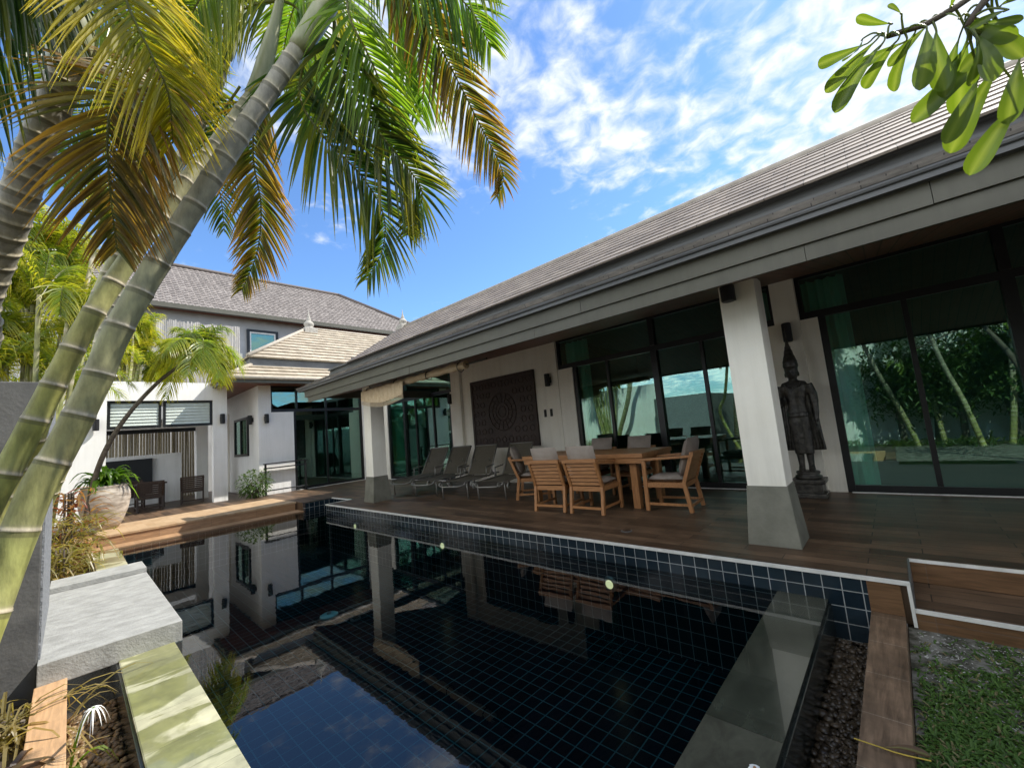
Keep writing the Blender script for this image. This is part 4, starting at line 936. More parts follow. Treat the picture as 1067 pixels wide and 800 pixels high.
def frond(mb, pts, L, n, nrm, green=GREEN, tip=YEL, yel=.2, droop=.35, w=.030, seed=1, base=.10, vee=.25, rc=(.16,.17,.06), seg=5, rr=.011, dry=0.0):
    r = random.Random(seed); pp, tot = catmull(pts, 40)
    cols = [rc]*40
    mb.tube(pp, [rr*(1-.75*i/39) for i in range(40)], 6, cols)
    for i in range(n):
        s = base+(1-base)*(i+r.uniform(-.2,.2))/n; s = min(.995,max(0,s)); k = min(38,int(s*39)); u = s*39-k
        B = pp[k].lerp(pp[k+1],u); T = (pp[k+1]-pp[k]).normalized()
        nv = Vector(nrm(B) if callable(nrm) else nrm); side = T.cross(nv)
        if side.length < .05: side = T.cross(Vector((.3,.8,.5)))
        side.normalize(); nn = side.cross(T).normalized()
        ln = L*(.45+.55*math.sin(math.pi*min(1,s*.80+.16)))*(1-.45*max(0,s-.7)/.3)
        yv = min(1,max(0,yel+r.uniform(-.25,.25)))
        for sg in (-1,1):
            d = T*(.50+.60*s+r.uniform(-.1,.1))+side*sg*.9+nn*(vee+r.uniform(-.2,.2))
            c0 = mixc(green,tip,yv*.55*r.random()); c1 = mixc(green,tip,min(1,yv*1.5))
            if r.random() < dry: c1 = mixc(c1,BRN,r.random()); c0 = mixc(c0,BRN,.4)
            leaflet(mb, B+T*r.uniform(-.006,.006), d, nn, ln*r.uniform(.88,1.06), w*.84*r.uniform(.75,1.1)*(1-.35*s), droop*1.35*r.uniform(.5,1.5), c0, c1, seg)
def toward_cam(tilt=(0,0,.5)):
    return lambda B: ((CAM-B).normalized()+Vector(tilt))
def palm_trunk(mb, pts, r0, r1, d0, d1, greenness, seed, n=900, sides=18, col_low=(.30,.31,.085), col_hi=(.27,.25,.205)):
    r = random.Random(seed); pp, tot = catmull(pts, n)
    nodes = []; s = .03
    while s < tot: nodes.append(s); s += (d0+(d1-d0)*(s/tot)**.8)*r.uniform(.85,1.15)
    rad = []; cols = []
    for i in range(n):
        s = tot*i/(n-1); q = s/tot; rr = r0+(r1-r0)*q
        dn = min((abs(s-x),x) for x in nodes); above = s-dn[1]
        nxt = min([x-s for x in nodes if x >= s] or [1]); prv = min([s-x for x in nodes if x <= s] or [1])
        f = prv/(prv+nxt+1e-6)
        rr *= 1.0+.045*f**3-.02*math.sin(math.pi*f)
        body = mixc(mixc(col_low,(.40,.36,.10),.6*math.sin(s*2.3+seed)**2),col_hi,min(1,max(0,q*1.5-greenness)))
        body = mixc(body,(.34,.31,.20),.35*(1-f)**3)
        c = body
        if dn[0] < .0055+.003*(1-q): c = (.48,.42,.30); rr *= 1.04
        elif -.03 < above < 0: c = mixc(body,(.10,.09,.045),.55)
        elif 0 < above < .028: c = mixc((.40,.35,.24),body,above/.028)
        rad.append(rr); cols.append(c)
    mb.tube(pp, rad, sides, cols)
    return pp
def palm(label, pts, r0, r1, d0, d1, greenness, seed, fronds, shaft, n=900, sides=18, group='leaning palms at the pool edge'):
    t = thing('palm_tree', label, 'palm tree', pts[0], group)
    m = MB(); palm_trunk(m, pts, r0, r1, d0, d1, greenness, seed, n, sides); m.build('trunk', X['trunk'], t, smooth=True)
    m = MB(); sp, _ = catmull(shaft, 14); k = len(sp); m.tube(sp,[r1*(1.12+.28*math.sin(math.pi*min(1,i/(k-1)*1.3)*.9)-.55*(i/(k-1))**2) for i in range(k)],14); m.build('crownshaft', X['shaft'], t, smooth=True)
    for f in fronds:
        m = MB(); frond(m, **f); m.build('frond', X['leaf'], t)
    return t
def arch(c, az, el, L, drop, k=5):
    # rachis leaving point c, rising at el then arching down
    c = Vector(c); h = Vector((math.cos(az),math.sin(az),0)); out = []
    for i in range(k):
        s = i/(k-1); out.append(c+h*(L*(s*math.cos(el)-.18*s*s*drop))+Vector((0,0,L*(s*math.sin(el)-drop*s*s))))
    return out
# palm trunks, crownshafts and frond midribs (metres)
T1=[(-2.85,-0.66,-0.35),(-3.019,-0.367,0.255),(-3.1,-0.24,0.743),(-3.115,-0.124,1.226),(-3.117,-0.032,1.473),(-3.101,0.082,1.811),(-3.069,0.17,2.116),(-3.013,0.358,2.595),(-2.909,0.536,3.011),(-2.763,0.761,3.529),(-2.584,0.982,4.016)]
S1=[(-2.584,0.982,4.016),(-2.478,1.073,4.214),(-2.358,1.16,4.429),(-2.205,1.271,4.741)]
T2=[(-3.3,-0.85,-0.35),(-3.596,-0.421,0.694),(-3.533,-0.308,1.141),(-3.512,-0.189,1.502),(-3.482,-0.07,1.863),(-3.443,0.053,2.222),(-3.383,0.247,2.693),(-3.297,0.45,3.135),(-3.264,0.659,3.567),(-3.184,0.867,4.012)]
S2=[(-3.184,0.867,4.012),(-3.13,0.919,4.182),(-3.037,0.969,4.452),(-2.932,1.002,4.717)]
T3=[(-4.2,-0.8,-0.35),(-4.628,-0.29,1.184),(-4.372,-0.121,1.834),(-4.205,0.046,2.34),(-4.052,0.217,2.922),(-3.862,0.485,3.569),(-3.755,0.695,4.124),(-3.574,0.792,4.577)]
S3=[(-3.574,0.792,4.577),(-3.5,0.831,4.765),(-3.402,0.857,4.968),(-3.284,0.871,5.18)]
T5=[(-9.3,-0.62,-0.35),(-8.7,-0.25,0.9),(-7.951,0.124,2.226),(-7.537,0.319,3.487),(-7.125,0.425,4.313),(-6.82,0.517,4.948),(-6.629,0.581,5.28)]
S5=[(-6.629,0.581,5.28),(-6.496,0.604,5.551),(-6.326,0.622,5.857),(-6.164,0.631,6.153)]
T6=[(-4.6,-1.7,-0.35),(-4.101,-0.528,1.81),(-3.685,-0.369,2.365),(-3.436,-0.281,2.636),(-3.272,-0.221,2.834),(-3.143,-0.156,3.099),(-3.061,-0.098,3.332),(-2.995,-0.059,3.488)]
S6=[(-2.995,-0.059,3.488),(-2.957,-0.047,3.594),(-2.904,-0.039,3.713),(-2.848,-0.025,3.878)]
F1=[(-2.136,1.272,4.785),(-2.032,1.48,4.461),(-2.027,1.79,4.121),(-2.087,2.169,3.786),(-2.151,2.467,3.536),(-2.307,2.537,3.409)]
F2=[(-2.414,1.169,4.36),(-2.474,1.208,4.027),(-2.475,1.425,3.671),(-2.484,1.736,3.438),(-2.572,1.919,3.31),(-2.829,1.931,3.087)]
F3=[(-2.528,1.094,4.25),(-2.728,1.04,3.844),(-2.698,1.17,3.562),(-2.682,1.461,3.345),(-2.777,1.679,3.153),(-2.949,1.746,2.935),(-3.15,1.702,2.739)]
F4=[(-3.08,1.066,4.306),(-3.366,0.954,4.019),(-3.513,0.961,3.732),(-3.676,1.056,3.425),(-3.887,1.079,3.108),(-4.085,1.006,2.795)]
F5=[(-2.516,0.009,4.144),(-2.479,0.079,3.847),(-2.469,0.15,3.576),(-2.473,0.242,3.366),(-2.525,0.308,3.238),(-2.676,0.344,3.071)]
F6=[(-3.079,0.571,3.839),(-2.956,0.37,3.644),(-2.815,0.235,3.45),(-2.747,0.125,3.28),(-2.791,0.094,3.071),(-2.928,0.115,2.824),(-3.097,0.154,2.559)]
F6b=[(-3.118,0.526,4.054),(-3.006,0.385,3.708),(-2.98,0.315,3.486),(-3.043,0.279,3.253),(-3.191,0.238,3.0),(-3.382,0.193,2.703)]
F9=[(-3.478,0.867,4.296),(-3.707,0.75,4.038),(-3.804,0.747,3.752),(-3.916,0.821,3.538),(-4.036,0.872,3.284)]
F8a=[(-2.214,1.272,4.675),(-2.013,1.364,4.526),(-1.813,1.553,4.358),(-1.705,1.777,4.191),(-1.72,1.973,4.049)]
F8b=[(-2.312,1.208,4.487),(-2.29,1.217,4.182),(-2.304,1.352,3.996),(-2.398,1.542,3.801),(-2.575,1.691,3.588)]
F8c=[(-2.257,1.242,4.616),(-1.925,1.241,4.433),(-1.615,1.336,4.277),(-1.44,1.544,4.167),(-1.392,1.727,4.083)]
F7a=[(-2.865,-0.031,3.859),(-2.838,-0.144,3.688),(-2.861,-0.248,3.521),(-2.994,-0.353,3.318),(-3.203,-0.41,3.114)]
F7b=[(-2.889,-0.032,3.88),(-3.15,-0.139,3.811),(-3.35,-0.214,3.67),(-3.567,-0.274,3.473),(-3.797,-0.306,3.212)]
F7c=[(-2.867,-0.015,3.904),(-2.881,0.097,3.886),(-3.025,0.208,3.834),(-3.231,0.271,3.693),(-3.456,0.292,3.499)]
F7d=[(-2.851,-0.032,3.875),(-2.727,-0.097,3.819),(-2.654,-0.211,3.652),(-2.708,-0.343,3.443)]
F7e=[(-2.867,-0.015,3.904),(-2.979,0.041,4.019),(-3.191,0.097,4.017),(-3.455,0.137,3.94),(-3.678,0.122,3.761)]
F10=[(-3.284,0.871,5.18),(-3.344,0.685,4.948),(-3.498,0.532,4.711),(-3.669,0.441,4.413),(-3.877,0.439,4.145)]
F10b=[(-2.932,1.002,4.717),(-3.085,0.871,4.705),(-3.293,0.733,4.651),(-3.558,0.643,4.507),(-3.761,0.633,4.265)]
F10c=[(-2.932,1.002,4.717),(-2.948,1.131,4.75),(-3.067,1.283,4.701),(-3.317,1.413,4.518),(-3.571,1.434,4.219)]
F10d=[(-3.284,0.871,5.18),(-3.258,0.994,5.173),(-3.294,1.185,5.086),(-3.449,1.376,4.875),(-3.702,1.52,4.543)]
F11=[(-6.164,0.631,6.153),(-6.132,0.382,6.037),(-6.251,0.107,5.699),(-6.548,-0.073,5.238),(-6.941,-0.141,4.745)]
F11b=[(-6.164,0.631,6.153),(-6.021,0.819,6.304),(-6.001,1.113,6.27),(-6.234,1.338,5.912),(-6.644,1.467,5.466)]
F11c=[(-6.164,0.631,6.153),(-5.784,0.478,6.282),(-5.589,0.227,6.182),(-5.809,-0.053,5.921),(-6.154,-0.322,5.432)]
F12=[(-2.318,1.311,4.852),(-2.531,1.222,4.941),(-2.798,1.137,4.873),(-3.12,1.117,4.711),(-3.418,1.15,4.518)]
F12b=[(-2.209,1.249,4.687),(-2.247,1.474,4.732),(-2.358,1.739,4.633),(-2.494,1.95,4.406),(-2.7,2.077,4.21)]
F12c=[(-2.209,1.249,4.687),(-2.417,1.419,4.845),(-2.669,1.531,4.823),(-2.984,1.568,4.654),(-3.223,1.539,4.435)]
F13=[(-2.932,1.002,4.717),(-2.829,0.834,4.722),(-2.902,0.649,4.593),(-3.036,0.513,4.38),(-3.235,0.465,4.175)]
F13b=[(-2.973,1.016,4.764),(-2.885,1.117,5.02),(-2.786,1.26,5.051),(-2.823,1.425,4.961),(-2.983,1.548,4.777)]
F13c=[(-2.932,1.002,4.717),(-3.261,0.821,4.775),(-3.493,0.62,4.817),(-3.795,0.485,4.752),(-4.0,0.421,4.518)]
F14=[(-2.848,-0.025,3.878),(-3.172,-0.145,4.038),(-3.407,-0.262,3.993),(-3.676,-0.348,3.887),(-3.899,-0.404,3.68)]
F14b=[(-2.848,-0.025,3.878),(-3.02,-0.174,3.968),(-3.126,-0.322,3.825),(-3.308,-0.422,3.559),(-3.548,-0.416,3.149)]
F14c=[(-2.848,-0.025,3.878),(-2.885,0.113,4.118),(-2.962,0.309,4.255),(-3.133,0.476,4.286),(-3.335,0.562,4.165)]
BR1=[(1.7,1.55,2.9),(0.416,1.544,2.377),(0.287,1.45,2.287),(0.222,1.406,2.243),(0.159,1.359,2.217),(0.116,1.338,2.22)]
BR2=[(0.416,1.544,2.377),(0.313,1.407,2.252),(0.26,1.363,2.186),(0.241,1.359,2.159)]
LV=[((0.196,1.422,2.251),(0.114,1.443,2.207)),((0.255,1.449,2.194),(0.229,1.543,2.05)),((0.318,1.446,2.083),(0.28,1.445,1.94)),((0.295,1.451,2.178),(0.222,1.4,2.086)),((0.295,1.337,2.14),(0.236,1.319,2.129)),((0.078,1.381,2.276),(0.03,1.337,2.221)),((0.086,1.401,2.27),(-0.021,1.444,2.313)),((0.097,1.307,2.207),(-0.015,1.337,2.157)),((0.106,1.292,2.184),(-0.004,1.315,2.079)),((0.132,1.299,2.179),(0.059,1.386,2.148)),((0.148,1.359,2.199),(0.029,1.414,2.222)),((0.172,1.398,2.24),(0.119,1.494,2.162)),((0.177,1.317,2.181),(0.144,1.304,2.034)),((0.199,1.381,2.205),(0.192,1.385,2.049)),((0.237,1.415,2.179),(0.198,1.445,2.062)),((0.249,1.393,2.148),(0.187,1.494,2.082)),((0.254,1.388,2.153),(0.26,1.366,2.014)),((0.25,1.346,2.109),(0.227,1.376,2.031)),((0.129,1.346,2.249),(0.069,1.319,2.298)),((0.145,1.324,2.245),(0.125,1.309,2.276)),((0.232,1.352,2.181),(0.212,1.341,2.202)),((0.248,1.403,2.207),(0.306,1.375,2.09)),((0.265,1.361,2.149),(0.314,1.349,2.111)),((0.259,1.4,2.183),(0.311,1.393,2.052)),((0.291,1.423,2.087),(0.194,1.504,1.945)),((0.31,1.457,2.134),(0.138,1.478,2.051)),((0.316,1.473,2.004),(0.212,1.472,1.862)),((0.253,1.428,2.07),(0.179,1.421,1.939)),((0.231,1.408,2.25),(0.252,1.357,2.266)),((0.286,1.399,2.221),(0.309,1.348,2.23)),((0.301,1.42,2.205),(0.33,1.385,2.183))]
LEAN=[(-12.591,0.328,0.996),(-12.481,0.529,1.783),(-12.417,0.866,2.494),(-12.293,1.337,3.18),(-12.137,1.841,3.704),(-12.031,2.102,4.01)]
TC = toward_cam
def FR(pts, L, n, **k):
    d = dict(pts=pts, L=L, n=n, nrm=TC((.1,-.2,.55))); d.update(k); return d
palm('palm with the thickest grey ringed trunk leaning right across the sky', T1, .073, .054, .46, .10, .35, 3, [
    FR(F1,.36,66,yel=.35,tip=ORA,green=DGREEN,w=.037,seed=21,droop=.3,vee=.1,dry=.3,base=.16),
    FR(F2,.46,70,yel=.15,green=(.028,.06,.012),w=.037,seed=22,droop=.32,base=.12),
    FR(F3,.46,72,yel=.18,green=(.03,.07,.012),w=.037,seed=23,droop=.35,base=.14),
    FR(F4,.36,70,yel=.42,tip=ORA,green=(.04,.075,.012),w=.037,seed=24,droop=.3,base=.16,dry=.2),
    FR(F12,.42,48,yel=.2,green=(.09,.18,.02),w=.037,seed=51,droop=.5),FR(F12b,.44,50,yel=.15,green=(.08,.17,.018),w=.037,seed=52,droop=.6),
    FR(F8a,.42,46,yel=.12,green=(.07,.15,.018),w=.037,seed=25,droop=.4),
    FR(F8b,.42,44,yel=.25,green=(.11,.20,.02),tip=(.30,.34,.03),w=.037,seed=26,droop=.45),
    FR(F8c,.44,46,yel=.1,green=(.06,.14,.016),w=.037,seed=27,droop=.5),
    ], S1)
palm('palm with a slimmer green trunk half hidden behind the thickest palm trunk', T2, .068, .042, .42, .09, .75, 5, [
    FR(F13,.40,44,yel=.35,green=(.09,.16,.02),seed=54,droop=.5),FR(F13b,.40,44,yel=.5,seed=55,droop=.5),FR(F13c,.40,44,yel=.15,green=DGREEN,seed=56,droop=.5),
    FR(F10b,.36,40,yel=.5,seed=31),FR(F10c,.36,40,yel=.2,seed=32),
    FR(arch((-2.5,.4,4.9),R(-70),R(50),1.8,.9),.45,44,nrm=(.1,.1,1),seed=33)], S2)
palm('slender palm with a pale ringed trunk leaning behind the two big trunks', T3, .060, .042, .34, .09, .6, 7, [
    FR(F10,.38,42,yel=.55,seed=34,green=(.08,.13,.02)),FR(F10d,.40,42,yel=.15,seed=35,green=(.07,.15,.02)),FR(F9,.30,34,yel=.1,green=DGREEN,seed=36)], S3)
palm('upright pale palm trunk seen between the hanging fronds', T5, .10, .085, .26, .12, .2, 9, [
    FR(F11,.62,50,yel=.3,seed=37,w=.045),FR(F11b,.6,50,yel=.35,seed=38,w=.045),FR(F11c,.6,50,yel=.4,seed=39,green=(.08,.14,.02),w=.045)], S5)
palm('dark mossy palm trunk at the left edge with yellowing fronds', T6, .105, .070, .17, .07, -.2, 13, [
    FR(F5,.44,78,yel=.9,tip=(.50,.40,.02),green=(.13,.16,.02),seed=41,droop=.35,w=.026,base=.08),
    FR(F6,.48,64,yel=.35,tip=ORA,green=(.045,.065,.022),seed=42,droop=.3,dry=.5,w=.034,base=.16),
    FR(F6b,.27,60,yel=.5,tip=ORA,green=(.07,.085,.035),seed=43,droop=.4,dry=.2,w=.032,base=.16),  # extra frond, paler colour standing in for the sheen on the one before
    FR(F7a,.36,40,yel=.05,green=DGREEN,seed=44),
    FR(F7c,.40,44,yel=.7,seed=46,tip=YEL),FR(F14c,.44,46,yel=.6,green=(.08,.13,.02),seed=59),FR(F7d,.42,44,yel=.1,green=DGREEN,seed=47)], S6)

# broad leaved tree reaching in from the right
bt = thing('frangipani_tree', 'broad leaved tree branch hanging in from the upper right corner', 'tree', (2.3,1.9,gz))
m = MB(); pp, _ = catmull([(2.3,1.9,gz),(2.25,1.85,.8),(2.05,1.75,1.9),(1.7,1.55,2.9)],30); m.tube(pp,[.085-.05*i/29 for i in range(30)],10); m.build('trunk', X['bark'], bt, smooth=True)
for brp in (BR1,BR2,[(1.7,1.55,2.9),(1.5,1.9,3.4),(1.3,2.0,3.8)],[(2.05,1.75,1.9),(2.5,1.4,2.6),(2.8,1.1,3.3)]):
    m = MB(); pp, _ = catmull(brp,24); m.tube(pp,[.018-.012*i/23 for i in range(24)],8); m.build('branch', X['bark'], bt, smooth=True)
def broadleaf(mb, a, b, wf=.25, c0=LIME, c1=GREEN, nrm=None, seed=0):
    r = random.Random(seed); a, b = Vector(a), Vector(b); L = (b-a).length; d = (b-a)/L
    nv = nrm if nrm else ((CAM-a).normalized()+Vector((r.uniform(-.6,.6),r.uniform(-.6,.6),r.uniform(-.3,.6))))
    wd = d.cross(nv).normalized(); nn = wd.cross(d)
    prof = [.05,.05,.22,.42,.62,.80,.94,1.0,.93,.72,.40,.05]; qs = [0,.06,.16,.28,.41,.55,.68,.79,.88,.94,.98,1.0]; prev = None
    for k, w in enumerate(prof):
        q = qs[k]; P = a+d*(L*q)+nn*(.10*L*math.sin(math.pi*q))*r.uniform(.9,1.1)
        h = w*L*wf*.5; c = mixc(c0,c1,.4+.4*q)
        row = [mb.av(P-wd*h+nn*h*.25,c),mb.av(P-wd*h*.5+nn*h*.05,c),mb.av(P,mixc(c,(.3,.36,.1),.4)),mb.av(P+wd*h*.5+nn*h*.05,c),mb.av(P+wd*h+nn*h*.25,c)]
        if prev:
            for j in range(4): mb.f.append([prev[j],prev[j+1],row[j+1],row[j]])
        prev = row
TW = catmull(BR1,60)[0]+catmull(BR2,40)[0]
for i, (a, q) in enumerate(LV):
    r = random.Random(i); m = MB(); g1 = mixc((.085,.155,.016),(.04,.085,.013),r.random())
    broadleaf(m, a, q, .27, g1, mixc(g1,(.16,.22,.02),.5), seed=i+3)
    nb = min(TW, key=lambda w: (w-Vector(a)).length); mid = nb.lerp(Vector(a),.5)+Vector((0,0,.012)); pp, _ = catmull([nb,mid,Vector(a),Vector(a).lerp(Vector(q),.12)],10); m.tube(pp,[.0028-.001*j/9 for j in range(10)],6,[(.16,.20,.05)]*10)
    m.build('leaf', X['leafbroad'], bt, smooth=True)
m = MB()
r = random.Random(77)
for i in range(260):
    c = Vector((2.2,1.7,3.4))+Vector((r.gauss(0,.55),r.gauss(0,.5),r.gauss(.1,.45)))
    if (c-CAM).length < 1.3 or c.x < 1.5: continue
    d = Vector((r.uniform(-1,1),r.uniform(-1,1),r.uniform(-.7,.2))).normalized(); broadleaf(m, c, c+d*r.uniform(.18,.30), .27, (.07,.14,.016), (.10,.17,.02), Vector((r.uniform(-.4,.4),r.uniform(-.4,.4),1)), i)
m.build('crown', X['leafbroad'], bt, smooth=True)

# areca clumps
def areca(label, base, n, h0, h1, fl, seed, spread=.35, green=(.07,.13,.018), yel=.45, nl=26, fr=5, az0=None, group='feathery palm clumps behind the wall', wl=.045, leafL=.42):
    r = random.Random(seed); t = thing('areca_palm', label, 'palm', base, group); base = Vector(base)
    st = MB(); cr = MB()
    for i in range(n):
        a = r.uniform(0,6.28); o = base+Vector((math.cos(a),math.sin(a),0))*r.uniform(0,spread); h = r.uniform(h0,h1)
        top = o+Vector((math.cos(a)*h*.14,math.sin(a)*h*.14,h))
        pp = palm_trunk(st,[o,o.lerp(top,.5)+Vector((0,0,.0))+Vector((-math.sin(a)*.03,math.cos(a)*.03,0)),top],.036,.026,.16,.09,.5,seed+i,60,7,(.22,.26,.06),(.28,.28,.12))
        for k in range(fr):
            az = r.uniform(0,6.28); L = fl*r.uniform(.75,1.1)
            frond(cr, arch(top-Vector((0,0,.05)), az, R(r.uniform(50,82)), L, r.uniform(.5,.95)), leafL*r.uniform(.85,1.1), nl, (.05,.05,1), green=mixc(green,LIME,r.random()*.6), tip=YEL, yel=yel*r.uniform(.3,1.4), droop=.5, w=wl, seed=seed*50+i*7+k, seg=3, base=.15, vee=.45, rr=.010)
    st.build('stem', X['trunk'], t, smooth=True); cr.build('crown', X['leaf'], t); return t
areca('bright yellow green feathery palm clump above the dark garden wall', (-9.3,-.50,-.3), 19, 3.0,5.7, 2.0, 61, .3, yel=.7, fr=6, leafL=.5, green=(.10,.16,.02))
areca('feathery palm clump behind the left end of the shelter', (-12.6,-.45,-.3), 16, 2.6,6.6, 2.1, 62, .25, yel=.6, green=(.09,.15,.02), leafL=.5)
# leaning palm in front of the shelter
t = thing('leaning_palm', 'thin dark trunked palm leaning over the shelter roof', 'palm tree', (-12.62,.2,-.06))
m = MB(); pp, _ = catmull([(-12.62,.2,-.06)]+LEAN,60); m.tube(pp,[.055-.022*i/59 for i in range(60)],10); m.build('trunk', X['bark'], t, smooth=True)
top = Vector(LEAN[-1]); r = random.Random(8); m = MB()
for k in range(36):
    frond(m, arch(top-Vector((0,0,.12)), k*2.4+r.uniform(-.3,.3), R(r.uniform(15,80)), r.uniform(1.2,1.9), r.uniform(.6,1.05)), .5, 32, (.05,.05,1), green=mixc((.06,.12,.018),LIME,r.random()), tip=YEL, yel=r.uniform(.2,.7), droop=.55, w=.045, seed=900+k, seg=4, vee=.3)
m.build('crown', X['leaf'], t)
areca('lime green palm clump rising above the shelter roof', (-17.2,1.0,3.58), 17, .3,2.1, 1.9, 63, .8, yel=.7, green=(.10,.16,.02), nl=24, wl=.06, leafL=.5)
areca('palm clump on the shelter roof next to the timber slat screen', (-17.6,2.2,3.58), 10, .3,1.3, 1.5, 64, .5, yel=.6, green=(.09,.15,.02), nl=24, wl=.06, leafL=.5)

# big jar with its plant
jar = thing('clay_jar', 'big weathered pale clay jar beside the far bench', 'jar', (-12.9,.52,.0))
m = MB(); m.lathe([(.19,.012),(.23,.02),(.30,.15),(.385,.40),(.425,.64),(.42,.77),(.39,.86),(.36,.89),(.39,.925),(.38,.94),(.34,.925),(.33,.87)],(-12.9,.52,0),36,False); m.build('body', X['pot'], jar, smooth=True)
m = MB(); m.lathe([(.0,.85),(.345,.85)],(-12.9,.52,0),24,False); m.build('soil', X['soil'], jar)
jp = thing('jar_plant', 'bright green leafy plant growing out of the big clay jar', 'plant', (-12.9,.52,.9))
m = MB(); r = random.Random(4)
for i in range(75):
    a = r.uniform(0,6.28); o = Vector((-12.9,.52,.92))+Vector((math.cos(a),math.sin(a),0))*r.uniform(0,.22); L = r.uniform(.4,.75)
    leaflet(m, o+Vector((0,0,r.uniform(0,.28))), Vector((math.cos(a)*r.uniform(.3,1),math.sin(a)*r.uniform(.3,1),r.uniform(.5,1.1))), Vector((-math.cos(a)*.6,-math.sin(a)*.6,1)), L, .10, r.uniform(.5,1.1), (.07,.16,.018), (.14,.26,.03), 5, .3)
m.build('leaves', X['leaf'], jp)
m = MB()
for k in range(6):
    a = k*1.05; m.tube([(-12.9,.52,.91),(-12.9+.08*math.cos(a),.52+.08*math.sin(a),1.2)],.012,6)
m.build('stem', X['bark'], jp)

# strap leaved bushes
def strap(label, base, n, L, cols, w, seed, name='cordyline', spread=.2, up=(.4,1.2), droop=(.4,1.1), group=None, stems=0):
    r = random.Random(seed); t = thing(name, label, 'plant', base, group); base = Vector(base); m = MB()
    for i in range(n):
        a = r.uniform(0,6.28); o = base+Vector((r.gauss(0,spread),r.gauss(0,spread),r.uniform(0,stems) if stems else r.uniform(0,.05)))
        c = mixc(cols[0],cols[1],r.random()); c1 = mixc(c,cols[2],r.random())
        leaflet(m, o, Vector((math.cos(a),math.sin(a),r.uniform(*up))), Vector((-math.cos(a)*.5,-math.sin(a)*.5,1)), L*r.uniform(.6,1.15), w*r.uniform(.7,1.2), r.uniform(*droop), c, c1, 5, .35)
    m.build('leaves', X['leaf'], t)
    m = MB()
    for i in range(5): 
        q = base+Vector((r.gauss(0,spread*.5),r.gauss(0,spread*.5),0)); m.tube([q-Vector((0,0,.02)),q+Vector((r.uniform(-.04,.04),r.uniform(-.04,.04),max(.12,stems)))],.012,6)
    m.build('stem', X['bark'], t); return t
REDS = ((.16,.035,.035),(.20,.12,.05),(.34,.22,.10)); TAN = ((.20,.15,.06),(.13,.15,.04),(.38,.31,.15)); FRESH = ((.07,.16,.02),(.10,.20,.03),(.2,.3,.05))
strap('red leaved cordyline bush beside the big clay jar', (-10.9,.05,-.3), 120, .55, REDS, .05, 71, spread=.16, stems=1.25)
strap('tan and green spiky bush in front of the big clay jar', (-10.3,-.02,-.3), 260, .55, TAN, .032, 72, 'spider_plant', .22, stems=.85)
strap('second tan spiky bush close to the end of the dark wall', (-9.3,-.12,-.3), 170, .5, TAN, .03, 73, 'spider_plant', .17, stems=.5)
strap('low fresh green fern beside the far left kerb', (-8.6,-.14,-.3), 110, .32, FRESH, .03, 74, 'fern', .10, (.2,1.0))
# near strap leaves at the lower left
VAR = ((.16,.10,.06),(.13,.14,.05),(.42,.36,.20))
strap('wispy tan grass plant in front of the dark garden wall', (-3.35,-.42,-.32), 70, .75, ((.16,.14,.05),(.28,.22,.09),(.40,.34,.16)), .018, 75, 'ornamental_grass', .12, (.5,1.6), (.6,1.2))
strap('broad striped purple edged leaves arching over the near left kerb', (-3.5,-.26,-.30), 34, .80, ((.12,.05,.05),(.10,.09,.04),(.30,.26,.14)), .045, 76, 'crinum_plant', .06, (.5,1.3), (.7,1.1))
strap('second clump of wispy grass by the palm bases', (-4.4,-.27,-.32), 120, .85, ((.16,.14,.05),(.28,.22,.09),(.40,.34,.16)), .018, 77, 'ornamental_grass', .12, (.5,1.6), (.6,1.2))
# spider lily
sp_ = thing('spider_lily', 'white spider lily bloom over the pebble channel', 'flower', (-3.95,.03,-.48))
m = MB(); top = Vector((-3.50,.115,.02))
pp, _ = catmull([(-3.95,.03,-.48),(-3.78,.06,-.2),(-3.58,.10,-.03),top],16); m.tube(pp,.008,6,[(.16,.24,.05)]*16); m.build('stem', X['leaf'], sp_)
m = MB(); r = random.Random(3)
for k in range(13):
    a = k*.5+r.uniform(-.1,.1); leaflet(m, top, Vector((math.cos(a),math.sin(a),r.uniform(-.1,.7))), Vector((0,0,1)), r.uniform(.08,.12), .009, 1.4, (.85,.85,.82), (.85,.85,.82), 5, .2)
m.build('petals', X['petal'], sp_)
m = MB()
for k in range(7):
    a = r.uniform(-1.0,1.2); leaflet(m, Vector((-3.95,.04,-.48)), Vector((math.cos(a),math.sin(a)*.5,r.uniform(.5,1.2))), Vector((-.6,0,1)), r.uniform(.4,.65), .022, .7, (.10,.17,.03), (.25,.30,.08), 5, .3)
m.build('leaves', X['leaf'], sp_)
t = thing('fallen_blossom', 'small white blossom lying on the near end of the wet coping', 'flower', (-.665,2.06,WZ))
m = MB()
for k in range(5):
    a = k*1.257; leaflet(m, Vector((-.665,2.06,WZ+.012)), Vector((math.cos(a),math.sin(a),.35)), Vector((0,0,1)), .036, .026, .5, (.85,.85,.82), (.85,.85,.8), 5, .1)
m.build('petals', X['petal'], t)
m = MB(); m.ball((-.665,2.06,WZ+.014),.007,8,6); m.build('centre', X['teak'], t)
m = MB(); A, Bq = Vector((-.27,2.545,-.234)), Vector((-.13,2.575,-.228)); 
broadleaf(m, A, Bq+Vector((.03,.02,.0)), .22, (.17,.10,.045), (.10,.055,.03), Vector((0,-.3,1)), 2)
o = m.build('fallen_leaf', X['leafdim'], smooth=True); tag(o, 'long curled brown dry leaf lying across the wooden kerb', 'leaf')
m = MB(); pp, _ = catmull([(-.36,2.55,-.236),(-.28,2.535,-.226),(-.2,2.53,-.222),(-.1,2.55,-.22)],14); m.tube(pp,.003,6); m.build('leaf_stalk', plain('yellow_leaf_stalk',(.5,.36,.05)), o)

